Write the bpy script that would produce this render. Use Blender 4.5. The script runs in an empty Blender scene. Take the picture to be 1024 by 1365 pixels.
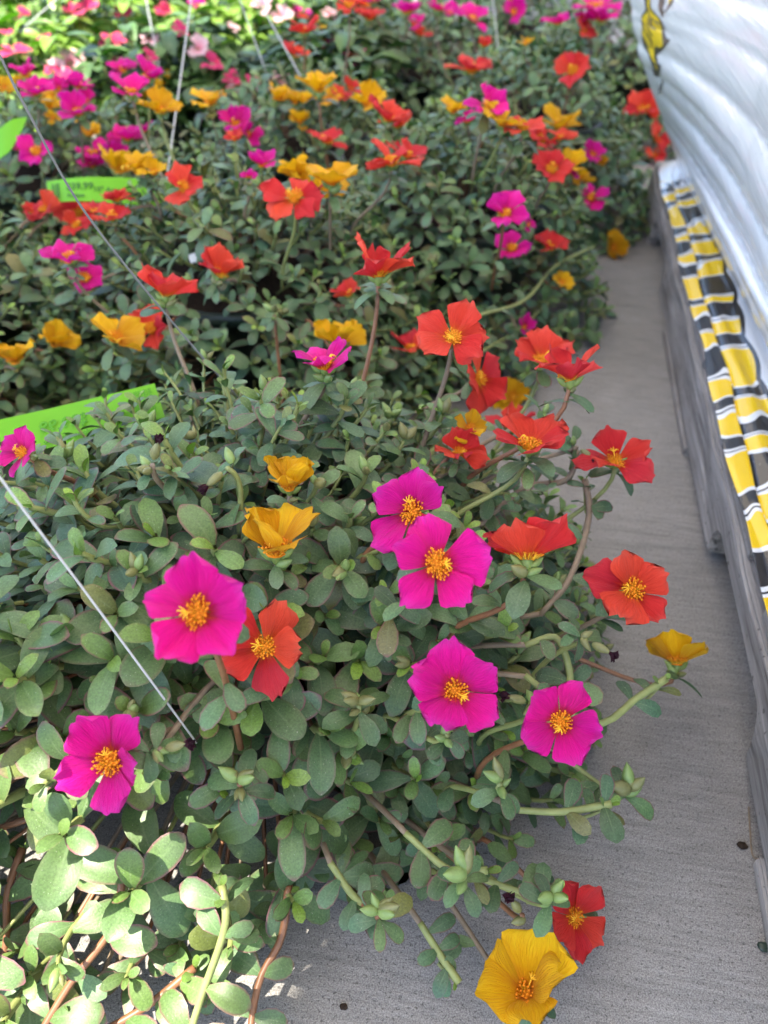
import bpy, bmesh, math, random
import numpy as np
from mathutils import Vector, Matrix
from mathutils.bvhtree import BVHTree

random.seed(7)
rng = np.random.default_rng(11)
R = math.radians
SC = bpy.context.scene
COL = SC.collection

# ------------------------------------------------------------------ camera
H_CAM, PITCH, FPX = 0.55, R(41.0), 1025.0
cam_d = bpy.data.cameras.new("camera")
cam = bpy.data.objects.new("camera", cam_d)
COL.objects.link(cam)
cam.location = (0, 0, H_CAM)
cam.rotation_euler = (R(90) - PITCH, 0, 0)
cam_d.sensor_fit = 'VERTICAL'
cam_d.sensor_height = 36.0
cam_d.lens = 36.0 * FPX / 1365.0
cam_d.clip_start = 0.01
cam_d.clip_end = 500
cam_d.dof.use_dof = True
cam_d.dof.focus_distance = 0.46
cam_d.dof.aperture_fstop = 6.6
SC.camera = cam
CAM_UP = np.array([0, math.sin(PITCH), math.cos(PITCH)])
CAM_F = np.array([0, math.cos(PITCH), -math.sin(PITCH)])
CAM_R = np.array([1.0, 0, 0])
CAM_P = np.array([0, 0, H_CAM])

# ------------------------------------------------------------------ world, sun, exposure
SUN = np.array([-0.50, -0.22, 1.15]); SUN = SUN / np.linalg.norm(SUN)
w = bpy.data.worlds.new("World"); SC.world = w; w.use_nodes = True
nt = w.node_tree
sky = nt.nodes.new('ShaderNodeTexSky'); sky.sky_type = 'NISHITA'; sky.sun_disc = False
sky.sun_elevation = math.asin(SUN[2])
sky.sun_rotation = math.atan2(SUN[0], SUN[1])
bg = nt.nodes['Background']; bg.inputs['Strength'].default_value = 0.15
nt.links.new(sky.outputs[0], bg.inputs[0])
sd = bpy.data.lights.new("sun", 'SUN'); sd.energy = 4.2; sd.angle = R(0.5); sd.color = (1, 0.93, 0.80)
so = bpy.data.objects.new("sun", sd); COL.objects.link(so)
so.rotation_euler = Vector(SUN).to_track_quat('Z', 'Y').to_euler()
so.location = (-2, 2, 5)
SC.view_settings.view_transform = 'Standard'
SC.view_settings.look = 'None'
SC.view_settings.gamma = 1.0
SC.view_settings.exposure = 2.05

# ------------------------------------------------------------------ helpers
def ray(px, py):
    return CAM_F + CAM_R * ((px - 512) / FPX) + CAM_UP * ((682.5 - py) / FPX)
def at_depth(px, py, d): return CAM_P + ray(px, py) * d
def at_z(px, py, z):
    r = ray(px, py); return CAM_P + r * ((z - H_CAM) / r[2])
def project(p):
    q = np.asarray(p) - CAM_P
    d = q @ CAM_F
    return 512 + FPX * (q @ CAM_R) / d, 682.5 - FPX * (q @ CAM_UP) / d, d
def nrm(v):
    v = np.asarray(v, float); return v / (np.linalg.norm(v, axis=-1, keepdims=True) + 1e-12)
def lerp(a, b, t): return a + (b - a) * t

def tag(o, label=None, cat=None, group=None, kind=None):
    if label: o['label'] = label
    if cat: o['category'] = cat
    if group: o['group'] = group
    if kind: o['kind'] = kind
    return o
def mesh(name, verts, faces, mats=(), smooth=True, uv=None, tint=None, mi=None):
    m = bpy.data.meshes.new(name)
    m.from_pydata([tuple(map(float, v)) for v in verts], [], [tuple(map(int, f)) for f in faces])
    for k in mats: m.materials.append(k)
    if smooth: m.polygons.foreach_set('use_smooth', [True] * len(m.polygons))
    if mi is not None: m.polygons.foreach_set('material_index', list(mi))
    if uv is not None:
        lay = m.uv_layers.new(name='UVMap')
        idx = np.zeros(len(m.loops), int); m.loops.foreach_get('vertex_index', idx)
        lay.data.foreach_set('uv', np.asarray(uv, np.float32)[idx].ravel())
    m.update()
    return m
def big_mesh(name, V, F, mat, uv=None, tint=None):
    """F: (n,3|4) int array"""
    V = np.asarray(V, np.float32); F = np.asarray(F, np.int32)
    m = bpy.data.meshes.new(name)
    k = F.shape[1]
    m.vertices.add(len(V)); m.vertices.foreach_set('co', V.ravel())
    m.loops.add(F.size); m.loops.foreach_set('vertex_index', F.ravel())
    m.polygons.add(len(F))
    m.polygons.foreach_set('loop_start', np.arange(0, F.size, k, dtype=np.int32))
    m.polygons.foreach_set('use_smooth', np.ones(len(F), bool))
    m.update(calc_edges=True)
    if uv is not None:
        lay = m.uv_layers.new(name='UVMap')
        lay.data.foreach_set('uv', np.asarray(uv, np.float32)[F.ravel()].ravel())
    if tint is not None:
        a = m.color_attributes.new('tint', 'FLOAT_COLOR', 'POINT')
        a.data.foreach_set('color', np.asarray(tint, np.float32).ravel())
    m.materials.append(mat)
    return m
def link(name, data, parent=None, mat4=None):
    o = bpy.data.objects.new(name, data)
    COL.objects.link(o)
    if parent is not None: o.parent = parent
    if mat4 is not None: o.matrix_basis = Matrix(mat4)
    return o
def empty(name, loc):
    o = bpy.data.objects.new(name, None); COL.objects.link(o); o.location = tuple(map(float, loc))
    o.empty_display_size = 0.02
    return o
def box_vf(c, s, rot=0.0, bev=0.0):
    bm = bmesh.new(); bmesh.ops.create_cube(bm, size=1)
    bmesh.ops.scale(bm, vec=s, verts=bm.verts)
    if bev: bmesh.ops.bevel(bm, geom=bm.edges[:], offset=bev, segments=2, affect='EDGES')
    bmesh.ops.rotate(bm, matrix=Matrix.Rotation(rot, 3, 'Z'), verts=bm.verts)
    bmesh.ops.translate(bm, vec=c, verts=bm.verts)
    v = [tuple(x.co) for x in bm.verts]; bm.verts.index_update()
    f = [[q.index for q in p.verts] for p in bm.faces]; bm.free()
    return v, f
def tube_vf(pts, rad, n=6, cap=True):
    pts = np.asarray(pts, float); m = len(pts)
    rad = np.broadcast_to(np.asarray(rad, float), (m,))
    t = np.gradient(pts, axis=0); t = nrm(t)
    ref = np.array([0.31, 0.2, 0.93])
    if abs(nrm(t.mean(0) + 1e-9) @ ref) > 0.93: ref = np.array([0.95, 0.1, -0.2])
    e1 = nrm(np.cross(t, ref)); e2 = np.cross(t, e1)
    a = np.arange(n) * 2 * math.pi / n
    V = (pts[:, None] + rad[:, None, None] * (np.cos(a)[None, :, None] * e1[:, None] + np.sin(a)[None, :, None] * e2[:, None])).reshape(-1, 3)
    F = []
    for i in range(m - 1):
        for j in range(n):
            k = (j + 1) % n
            F.append((i * n + j, i * n + k, (i + 1) * n + k, (i + 1) * n + j))
    if cap:
        F.append(tuple(range(n - 1, -1, -1))); F.append(tuple((m - 1) * n + j for j in range(n)))
    return V, F
def bez(p0, p1, p2, p3, n):
    t = np.linspace(0, 1, n)[:, None]
    return (1-t)**3*p0 + 3*(1-t)**2*t*p1 + 3*(1-t)*t*t*p2 + t**3*p3
def smooth_path(pts, n):
    """Catmull-Rom through pts"""
    P = np.asarray(pts, float)
    P = np.vstack([2*P[0]-P[1], P, 2*P[-1]-P[-2]])
    out = []
    segs = len(P) - 3
    for k in range(n):
        x = k / (n - 1) * segs; i = min(int(x), segs - 1); t = x - i
        a, b, c, d = P[i:i+4]
        out.append(.5*((2*b)+(-a+c)*t+(2*a-5*b+4*c-d)*t*t+(-a+3*b-3*c+d)*t**3))
    return np.array(out)

# ------------------------------------------------------------------ materials
def new_mat(name):
    m = bpy.data.materials.new(name); m.use_nodes = True
    t = m.node_tree; p = t.nodes['Principled BSDF']; out = t.nodes['Material Output']
    return m, t, p, out
def N(t, kind, **kw):
    n = t.nodes.new('ShaderNode' + kind)
    for k, v in kw.items(): setattr(n, k, v)
    return n
def math_n(t, op, a, b=None, c=None, clamp=False):
    n = N(t, 'Math', operation=op); n.use_clamp = clamp
    for i, x in enumerate((a, b, c)):
        if x is None: continue
        if isinstance(x, (int, float)): n.inputs[i].default_value = x
        else: t.links.new(x, n.inputs[i])
    return n.outputs[0]
def mix_c(t, f, a, b, mode='MIX'):
    n = N(t, 'Mix', data_type='RGBA', blend_type=mode)
    for s, x in ((n.inputs[0], f), (n.inputs[6], a), (n.inputs[7], b)):
        if isinstance(x, (int, float)): s.default_value = x
        elif isinstance(x, tuple): s.default_value = x if len(x) == 4 else (*x, 1)
        else: t.links.new(x, s)
    return n.outputs[2]
def ramp(t, f, stops, interp='LINEAR'):
    n = N(t, 'ValToRGB'); n.color_ramp.interpolation = interp
    e = n.color_ramp.elements
    while len(e) < len(stops): e.new(0.5)
    for el, (p, c) in zip(e, stops):
        el.position = p; el.color = c if len(c) == 4 else (*c, 1)
    t.links.new(f, n.inputs[0]); return n.outputs[0]
def noise(t, vec, scale, detail=3, rough=0.55, dim='3D'):
    n = N(t, 'TexNoise'); n.inputs['Scale'].default_value = scale
    n.inputs['Detail'].default_value = detail; n.inputs['Roughness'].default_value = rough
    if vec is not None: t.links.new(vec, n.inputs['Vector'])
    return n.outputs['Fac']
def bump(t, p, h, strength, dist=0.001):
    b = N(t, 'Bump'); b.inputs['Strength'].default_value = strength; b.inputs['Distance'].default_value = dist
    t.links.new(h, b.inputs['Height']); t.links.new(b.outputs[0], p.inputs['Normal']); return b
def simple(name, col, rough=0.5, spec=0.5, var=0.0, scale=60, metal=0.0, bmp=0.0):
    m, t, p, o = new_mat(name)
    p.inputs['Roughness'].default_value = rough
    p.inputs['Specular IOR Level'].default_value = spec
    p.inputs['Metallic'].default_value = metal
    g = N(t, 'NewGeometry')
    f = noise(t, g.outputs['Position'], scale)
    c = mix_c(t, f, tuple(x * (1 - var) for x in col), tuple(min(1, x * (1 + var)) for x in col))
    t.links.new(c, p.inputs['Base Color'])
    if bmp: bump(t, p, f, bmp)
    return m
def leaf_material(name, mode, rim=True, trans=0.26, rough=0.42):
    m, t, p, out = new_mat(name)
    if mode == 'object':
        oi = N(t, 'ObjectInfo'); tint, alpha = oi.outputs['Color'], oi.outputs['Alpha']
    else:
        at = N(t, 'Attribute', attribute_name='tint'); tint, alpha = at.outputs['Color'], at.outputs['Alpha']
    uv = N(t, 'UVMap'); sep = N(t, 'SeparateXYZ'); t.links.new(uv.outputs[0], sep.inputs[0])
    g = N(t, 'NewGeometry')
    u = math_n(t, 'ABSOLUTE', math_n(t, 'MULTIPLY_ADD', sep.outputs[0], 2.0, -1.0))
    mott = noise(t, g.outputs['Position'], 800, 3, 0.6)
    blot = noise(t, g.outputs['Position'], 95, 2, 0.5)
    c = mix_c(t, 0.5, tint, ramp(t, mott, [(.3, (.22, .22, .22)), (.7, (.78, .78, .78))]), 'OVERLAY')
    c = mix_c(t, math_n(t, 'MULTIPLY_ADD', sep.outputs[1], -.35, .30, clamp=True), c, mix_c(t, .35, c, (.20, .26, .10)))
    dust = math_n(t, 'MULTIPLY', math_n(t, 'SMOOTH_MIN', math_n(t, 'MULTIPLY_ADD', blot, 2.6, -1.05, clamp=True), 1.0, 0.1), 0.08)
    c = mix_c(t, dust, c, (0.34, 0.40, 0.33))
    rib = math_n(t, 'SUBTRACT', 1.0, math_n(t, 'MULTIPLY', u, 9.0, clamp=True), clamp=True)
    rib = math_n(t, 'MULTIPLY', rib, math_n(t, 'MULTIPLY_ADD', sep.outputs[1], -0.30, 0.30))
    c = mix_c(t, rib, c, (0.36, 0.46, 0.25))
    if rim:
        e1 = math_n(t, 'MULTIPLY_ADD', u, 5.0, -3.9, clamp=True)
        e2 = math_n(t, 'MULTIPLY_ADD', sep.outputs[1], 14.0, -13.0, clamp=True)
        e = math_n(t, 'MULTIPLY', math_n(t, 'MAXIMUM', e1, e2), alpha)
        c = mix_c(t, e, c, (0.20, 0.060, 0.085))
    spots = ramp(t, noise(t, g.outputs['Position'], 900, 1, 0.5), [(0.70, (0, 0, 0)), (0.78, (1, 1, 1))])
    c = mix_c(t, math_n(t, 'MULTIPLY', spots, 0.35), c, (0.55, 0.58, 0.5))
    t.links.new(c, p.inputs['Base Color'])
    p.inputs['Roughness'].default_value = rough
    p.inputs['Specular IOR Level'].default_value = 0.48
    bump(t, p, mott, 0.25, 0.0006)
    tr = N(t, 'BsdfTranslucent')
    t.links.new(mix_c(t, 0.6, c, (0.45, 0.62, 0.05), 'MULTIPLY'), tr.inputs['Color'])
    t.links.new(mix_c(t, 1.0, c, (1.5, 1.9, 0.6), 'MULTIPLY'), tr.inputs['Color'])
    mx = N(t, 'MixShader'); mx.inputs[0].default_value = trans
    t.links.new(p.outputs[0], mx.inputs[1]); t.links.new(tr.outputs[0], mx.inputs[2])
    t.links.new(mx.outputs[0], out.inputs[0])
    return m
LEAF_O = leaf_material('leaf_skin', 'object')
LEAF_M = leaf_material('leaf_skin_mass', 'mesh')
BROAD_O = leaf_material('broad_leaf_skin', 'object', rim=False, trans=0.30, rough=0.38)
BROAD_M = leaf_material('broad_leaf_skin_mass', 'mesh', rim=False, trans=0.30, rough=0.38)

def petal_material(name, stops, edge, vein=0.95, trans=0.32):
    m, t, p, out = new_mat(name)
    uv = N(t, 'UVMap'); sep = N(t, 'SeparateXYZ'); t.links.new(uv.outputs[0], sep.inputs[0])
    oi = N(t, 'ObjectInfo')
    cmb = N(t, 'CombineXYZ')
    t.links.new(math_n(t, 'MULTIPLY', sep.outputs[0], 34.0), cmb.inputs[0])
    t.links.new(math_n(t, 'MULTIPLY', sep.outputs[1], 3.0), cmb.inputs[1])
    t.links.new(math_n(t, 'MULTIPLY', oi.outputs['Random'], 50.0), cmb.inputs[2])
    f = ramp(t, noise(t, cmb.outputs[0], 1.0, 3, 0.6), [(.32, (0, 0, 0)), (.68, (1, 1, 1))])
    v = math_n(t, 'ADD', sep.outputs[1], math_n(t, 'MULTIPLY_ADD', f, 0.14, -0.07))
    c = ramp(t, v, stops)
    c = mix_c(t, math_n(t, 'MULTIPLY', f, vein), c, edge, 'MULTIPLY')
    hsv = N(t, 'HueSaturation'); t.links.new(c, hsv.inputs['Color'])
    t.links.new(math_n(t, 'MULTIPLY_ADD', oi.outputs['Random'], 0.014, 0.493), hsv.inputs['Hue'])
    t.links.new(math_n(t, 'MULTIPLY_ADD', oi.outputs['Random'], 0.26, 0.84), hsv.inputs['Value'])
    t.links.new(hsv.outputs[0], p.inputs['Base Color'])
    p.inputs['Roughness'].default_value = 0.55
    p.inputs['Specular IOR Level'].default_value = 0.2
    p.inputs['Sheen Weight'].default_value = 0.05
    bump(t, p, f, 0.8, 0.0012)
    tr = N(t, 'BsdfTranslucent'); t.links.new(hsv.outputs[0], tr.inputs['Color'])
    mx = N(t, 'MixShader'); mx.inputs[0].default_value = trans
    t.links.new(p.outputs[0], mx.inputs[1]); t.links.new(tr.outputs[0], mx.inputs[2])
    t.links.new(mx.outputs[0], out.inputs[0])
    return m
PETAL = {
 'm': petal_material('petal_magenta', [(0.0, (.85, .26, .01)), (.12, (.80, .10, .015)), (.22, (.66, .010, .09)), (.36, (.80, .001, .27)), (.75, (.84, .002, .33)), (1, (.88, .035, .46))], (.8, .5, .72)),
 'r': petal_material('petal_coral', [(0.0, (.85, .42, .015)), (.11, (.82, .26, .012)), (.22, (.78, .065, .016)), (.40, (.76, .036, .028)), (.8, (.80, .050, .040)), (1, (.84, .10, .078))], (.84, .55, .55)),
 'y': petal_material('petal_yellow', [(0.0, (.80, .17, .008)), (.12, (.82, .30, .004)), (.34, (.84, .45, .003)), (1, (.86, .52, .008))], (.9, .72, .4)),
 'p': petal_material('petal_pink', [(0.0, (.85, .35, .45)), (.2, (.82, .06, .22)), (.55, (.80, .05, .20)), (1, (.86, .14, .30))], (.9, .6, .7)),
 'w': petal_material('petal_pale_pink', [(0.0, (.8, .1, .25)), (.3, (.85, .40, .50)), (.7, (.86, .62, .66)), (1, (.88, .52, .60))], (.9, .8, .8)),
 'd': petal_material('petal_wilted', [(0.0, (.10, .02, .03)), (.5, (.07, .008, .03)), (1, (.05, .006, .025))], (.7, .5, .5)),
}
STAMEN = simple('stamen_orange', (.82, .25, .008), .6, .3, .35, 900)
STAMEN_Y = simple('style_yellow', (.93, .50, .03), .55, .3, .2, 900)
CALYX = simple('calyx_green', (.17, .24, .06), .45, .4, .4, 260)
BUD = simple('bud_green', (.17, .25, .075), .42, .45, .45, 230)
BUDP = simple('bud_flushed', (.16, .165, .06), .42, .45, .45, 230)
STEM_G = simple('stem_green', (.22, .25, .085), .45, .4, .35, 150)
STEM_R = simple('stem_red_brown', (.21, .095, .045), .42, .45, .4, 160)
STEM_B = simple('stem_brown', (.20, .15, .10), .5, .4, .4, 160)
POT = simple('pot_plastic', (.02, .035, .022), .4, .5, .2, 30)
SOIL = simple('potting_soil', (.03, .021, .015), .95, .1, .6, 220, bmp=1.0)
WIRE = simple('hanger_wire', (.46, .47, .48), .35, .5, .08, 60)
WIRE_D = simple('hanger_wire_grey', (.16, .165, .17), .4, .5, .1, 60)
TAGM = None
WHITE = simple('white_plastic', (.72, .73, .70), .4, .5, .05, 60)
INK = simple('ink_dark_green', (.035, .13, .012), .6, .3, .1, 100)
INKF = simple('ink_faint_green', (.07, .27, .01), .6, .3, .1, 100)
EMB_Y = simple('print_yellow', (.80, .56, .02), .3, .5, .1, 60)
EMB_K = simple('print_black', (.055, .045, .042), .3, .5, .2, 60)
EMB_B = simple('print_brown', (.20, .145, .125), .3, .5, .2, 60)
EMB_W = simple('print_white', (.78, .79, .80), .3, .5, .02, 60)
def tag_material():
    m, t, p, out = new_mat('tag_green')
    p.inputs['Base Color'].default_value = (.17, .50, .008, 1); p.inputs['Roughness'].default_value = .45
    tr = N(t, 'BsdfTranslucent'); tr.inputs['Color'].default_value = (.26, .66, .01, 1)
    mx = N(t, 'MixShader'); mx.inputs[0].default_value = .4
    t.links.new(p.outputs[0], mx.inputs[1]); t.links.new(tr.outputs[0], mx.inputs[2]); t.links.new(mx.outputs[0], out.inputs[0])
    return m
TAGM = tag_material()

PAL_ANG = R(10.76)
PD = np.array([math.sin(PAL_ANG), math.cos(PAL_ANG), 0])      # along the pallet
PO = np.array([-math.cos(PAL_ANG), math.sin(PAL_ANG), 0])     # out of its side, towards the plants
PP = np.array([.324, .554, 0])
def pal(a, o, z): return PP + PD * a + PO * o + np.array([0, 0, z])

def concrete_material():
    m, t, p, out = new_mat('concrete_broomed')
    g = N(t, 'NewGeometry')
    mp = N(t, 'Mapping'); mp.inputs['Rotation'].default_value = (0, 0, PAL_ANG)
    t.links.new(g.outputs['Position'], mp.inputs['Vector'])
    st = N(t, 'Mapping'); st.inputs['Scale'].default_value = (26, 300, 1)
    t.links.new(mp.outputs[0], st.inputs['Vector'])
    broom = noise(t, st.outputs[0], 1.0, 5, 0.65)
    st2 = N(t, 'Mapping'); st2.inputs['Scale'].default_value = (4, 70, 1)
    t.links.new(mp.outputs[0], st2.inputs['Vector'])
    groove = noise(t, st2.outputs[0], 1.0, 3, 0.6)
    grit = noise(t, g.outputs['Position'], 1000, 3, 0.7)
    pits = noise(t, g.outputs['Position'], 430, 2, 0.6)
    big = noise(t, g.outputs['Position'], 5, 4, 0.6)
    patch = noise(t, g.outputs['Position'], 17, 3, 0.6)
    c = ramp(t, big, [(.25, (.19, .180, .168)), (.75, (.275, .260, .243))])
    c = mix_c(t, math_n(t, 'MULTIPLY_ADD', patch, 1.6, -.5, clamp=True), c, mix_c(t, 0.5, c, (.30, .29, .28)))
    c = mix_c(t, ramp(t, groove, [(.56, (0, 0, 0)), (.72, (1, 1, 1))]), c, mix_c(t, 0.22, c, (.06, .058, .058)))
    c = mix_c(t, 0.30, c, ramp(t, broom, [(.3, (.2, .2, .2)), (.7, (.8, .8, .8))]), 'OVERLAY')
    c = mix_c(t, 0.6, c, ramp(t, grit, [(.34, (.10, .10, .10)), (.66, (.90, .90, .90))]), 'OVERLAY')
    pit = ramp(t, pits, [(.33, (1, 1, 1)), (.40, (0, 0, 0))])
    c = mix_c(t, math_n(t, 'MULTIPLY', pit, .6), c, (.05, .047, .045))
    t.links.new(c, p.inputs['Base Color'])
    p.inputs['Roughness'].default_value = .92; p.inputs['Specular IOR Level'].default_value = .25
    h = math_n(t, 'ADD', math_n(t, 'MULTIPLY', broom, .8), math_n(t, 'MULTIPLY', grit, .5))
    h = math_n(t, 'SUBTRACT', h, math_n(t, 'MULTIPLY', pit, .5))
    bump(t, p, h, .55, .0014)
    return m
def wood_material():
    m, t, p, out = new_mat('weathered_timber')
    g = N(t, 'NewGeometry')
    mp = N(t, 'Mapping'); mp.inputs['Rotation'].default_value = (0, 0, PAL_ANG)
    t.links.new(g.outputs['Position'], mp.inputs['Vector'])
    st = N(t, 'Mapping'); st.inputs['Scale'].default_value = (110, 5, 110); t.links.new(mp.outputs[0], st.inputs['Vector'])
    grain = noise(t, st.outputs[0], 1.0, 5, .65)
    st2 = N(t, 'Mapping'); st2.inputs['Scale'].default_value = (260, 9, 260); t.links.new(mp.outputs[0], st2.inputs['Vector'])
    fine = noise(t, st2.outputs[0], 1.0, 4, .7)
    big = noise(t, g.outputs['Position'], 9, 3, .6)
    c = ramp(t, grain, [(.30, (.12, .11, .104)), (.48, (.26, .245, .235)), (.70, (.38, .36, .345))])
    c = mix_c(t, math_n(t, 'MULTIPLY_ADD', big, 2.2, -1.15, clamp=True), c, (.13, .105, .085))
    c = mix_c(t, .6, c, ramp(t, fine, [(.3, (.2, .2, .2)), (.7, (.8, .8, .8))]), 'OVERLAY')
    spk = ramp(t, noise(t, g.outputs['Position'], 150, 2, .5), [(.27, (1, 1, 1)), (.33, (0, 0, 0))])
    c = mix_c(t, math_n(t, 'MULTIPLY', spk, .75), c, (.035, .028, .024))
    crk = ramp(t, noise(t, st.outputs[0], .8, 2, .5), [(.31, (1, 1, 1)), (.35, (0, 0, 0))])
    c = mix_c(t, math_n(t, 'MULTIPLY', crk, .7), c, (.04, .033, .028))
    t.links.new(c, p.inputs['Base Color']); p.inputs['Roughness'].default_value = .85; p.inputs['Specular IOR Level'].default_value = .25
    bump(t, p, math_n(t, 'ADD', grain, math_n(t, 'MULTIPLY', fine, .6)), .7, .0015)
    return m
def film_material(name, striped):
    m, t, p, out = new_mat(name)
    g = N(t, 'NewGeometry')
    n1 = noise(t, g.outputs['Position'], 26, 3, .55); n2 = noise(t, g.outputs['Position'], 140, 2, .5)
    dirt = ramp(t, noise(t, g.outputs['Position'], 210, 1, .5), [(.20, (1, 1, 1)), (.24, (0, 0, 0))])
    white = mix_c(t, n1, (.72, .725, .735), (.78, .78, .785))
    if striped:
        uv = N(t, 'UVMap'); sep = N(t, 'SeparateXYZ'); t.links.new(uv.outputs[0], sep.inputs[0])
        a, ww = sep.outputs[0], sep.outputs[1]
        cm = N(t, 'CombineXYZ'); t.links.new(math_n(t, 'MULTIPLY', a, 9.0), cm.inputs[0]); t.links.new(math_n(t, 'MULTIPLY', ww, 2.0), cm.inputs[1])
        d1 = noise(t, cm.outputs[0], 1.0, 1, .4)
        cm2 = N(t, 'CombineXYZ'); t.links.new(math_n(t, 'MULTIPLY', a, 26.0), cm2.inputs[0]); t.links.new(math_n(t, 'MULTIPLY', ww, 26.0), cm2.inputs[1]); cm2.inputs[2].default_value = 8.1
        d2 = noise(t, cm2.outputs[0], 1.0, 0, .4)
        aa = math_n(t, 'ADD', a, math_n(t, 'MULTIPLY_ADD', d1, .13, -.065))
        aa = math_n(t, 'ADD', aa, math_n(t, 'MULTIPLY_ADD', d2, .046, -.023))
        aa = math_n(t, 'ADD', aa, math_n(t, 'MULTIPLY', math_n(t, 'SINE', math_n(t, 'MULTIPLY', ww, 230.0)), .0028))
        aa = math_n(t, 'ADD', aa, math_n(t, 'MULTIPLY', math_n(t, 'LESS_THAN', ww, .0235), .034))
        fr = math_n(t, 'FRACT', math_n(t, 'MULTIPLY', aa, 1 / .084))
        K, Wh, Y = (.022, .020, .022), (.76, .765, .77), (.86, .56, .003)
        st = ramp(t, fr, [(0, K), (.31, Wh), (.37, Y), (.79, Wh), (.85, K), (.885, Wh), (.95, K)], 'CONSTANT')
        edge = math_n(t, 'ADD', math_n(t, 'MULTIPLY', math_n(t, 'ABSOLUTE', math_n(t, 'SINE', math_n(t, 'MULTIPLY', a, 34.0))), .004), .056)
        black = math_n(t, 'GREATER_THAN', ww, edge)
        wht = math_n(t, 'GREATER_THAN', ww, math_n(t, 'ADD', edge, .0045))
        c = mix_c(t, black, st, K); c = mix_c(t, wht, c, white)
        far = math_n(t, 'GREATER_THAN', math_n(t, 'ADD', a, math_n(t, 'MULTIPLY', d2, .01)), .86)
        c = mix_c(t, far, c, white)
    else:
        c = white
    c = mix_c(t, math_n(t, 'MULTIPLY', dirt, .5), c, (.25, .22, .18))
    t.links.new(c, p.inputs['Base Color'])
    p.inputs['Roughness'].default_value = .17; p.inputs['Specular IOR Level'].default_value = .55
    p.inputs['Coat Weight'].default_value = .25; p.inputs['Coat Roughness'].default_value = .12
    mp = N(t, 'Mapping'); mp.inputs['Rotation'].default_value = (0, 0, PAL_ANG); t.links.new(g.outputs['Position'], mp.inputs['Vector'])
    st = N(t, 'Mapping'); st.inputs['Rotation'].default_value = (R(-6), 0, 0); t.links.new(mp.outputs[0], st.inputs['Vector'])
    st2 = N(t, 'Mapping'); st2.inputs['Scale'].default_value = (26, 1.7, 40); t.links.new(st.outputs[0], st2.inputs['Vector'])
    wr = noise(t, st2.outputs[0], 1.0, 4, .62)
    rid = math_n(t, 'POWER', math_n(t, 'SUBTRACT', 1.0, math_n(t, 'ABSOLUTE', math_n(t, 'MULTIPLY_ADD', wr, 2.0, -1.0))), 3.0)
    bump(t, p, math_n(t, 'ADD', math_n(t, 'ADD', math_n(t, 'MULTIPLY', n1, .5), math_n(t, 'MULTIPLY', rid, .8)), math_n(t, 'MULTIPLY', n2, .10)), .15 if not striped else .10, .006)
    return m
CONC, WOOD = concrete_material(), wood_material()
FILM, FILM_S = film_material('white_bag_film', False), film_material('striped_bag_film', True)
def cloth_material():  # cloth of the added canopy, lets warm fill light through
    m, t, p, out = new_mat('added_shade_cloth')
    g = N(t, 'NewGeometry'); f = noise(t, g.outputs['Position'], 6)
    t.links.new(mix_c(t, f, (.70, .71, .72), (.80, .80, .80)), p.inputs['Base Color']); p.inputs['Roughness'].default_value = .9
    tr = N(t, 'BsdfTranslucent'); tr.inputs['Color'].default_value = (.84, .79, .72, 1)
    mx = N(t, 'MixShader'); mx.inputs[0].default_value = .72
    t.links.new(p.outputs[0], mx.inputs[1]); t.links.new(tr.outputs[0], mx.inputs[2]); t.links.new(mx.outputs[0], out.inputs[0])
    return m
CLOTH = cloth_material()

# ------------------------------------------------------------------ ground
g = link('ground', mesh('ground', [(-60, -60, 0), (60, -60, 0), (60, 60, 0), (-60, 60, 0)], [(0, 1, 2, 3)], [CONC], False))
tag(g, 'grey broom finished concrete floor of the garden yard', 'floor', kind='structure')

# ------------------------------------------------------------------ canopy added overhead, never in view, cut to throw the wanted shade
ZC = 2.5
shade = [(.06, -.20), (-.095, .02), (-.085, .12), (-.115, .13), (-.085, .195), (-.120, .195), (-.105, .255), (-.165, .240), (-.18, .30), (-.25, .29), (-.31, .345),  # wanted shadow outline, toothed at the front to dapple the sun
         (-1.4, .85), (-.80, 1.45), (-.46, 1.56), (-.20, 1.95), (-.02, 2.6), (.6, 5.2), (6.2, 4.6), (5.4, -3.2), (1.0, -1.4)]
k = (ZC - .10) / SUN[2]
top = [(x + SUN[0] * k, y + SUN[1] * k) for x, y in shade]
n = len(top)
V = [(x, y, ZC) for x, y in top] + [(x, y, ZC + .004) for x, y in top]
F = [tuple(range(n - 1, -1, -1)), tuple(range(n, 2 * n))] + [(i, (i + 1) % n, n + (i + 1) % n, n + i) for i in range(n)]
can = empty('added_shade_canopy', (3, 1, 0))
tag(can, 'unseen translucent cloth canopy on posts, added to shade the plants', 'canopy')
IC = Matrix.Translation((-3, -1, 0))
link('cloth', mesh('cloth', V, F, [CLOTH], False), can, IC)
for (x, y) in ((4.85, -2.6), (5.5, 4.9), (.1, 6.0), (.62, -.98)):
    v, f = tube_vf([(x, y, 0), (x, y, ZC - .001)], .03, 10)
    link('post', mesh('post', v, f, [WIRE]), can, IC)

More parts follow.
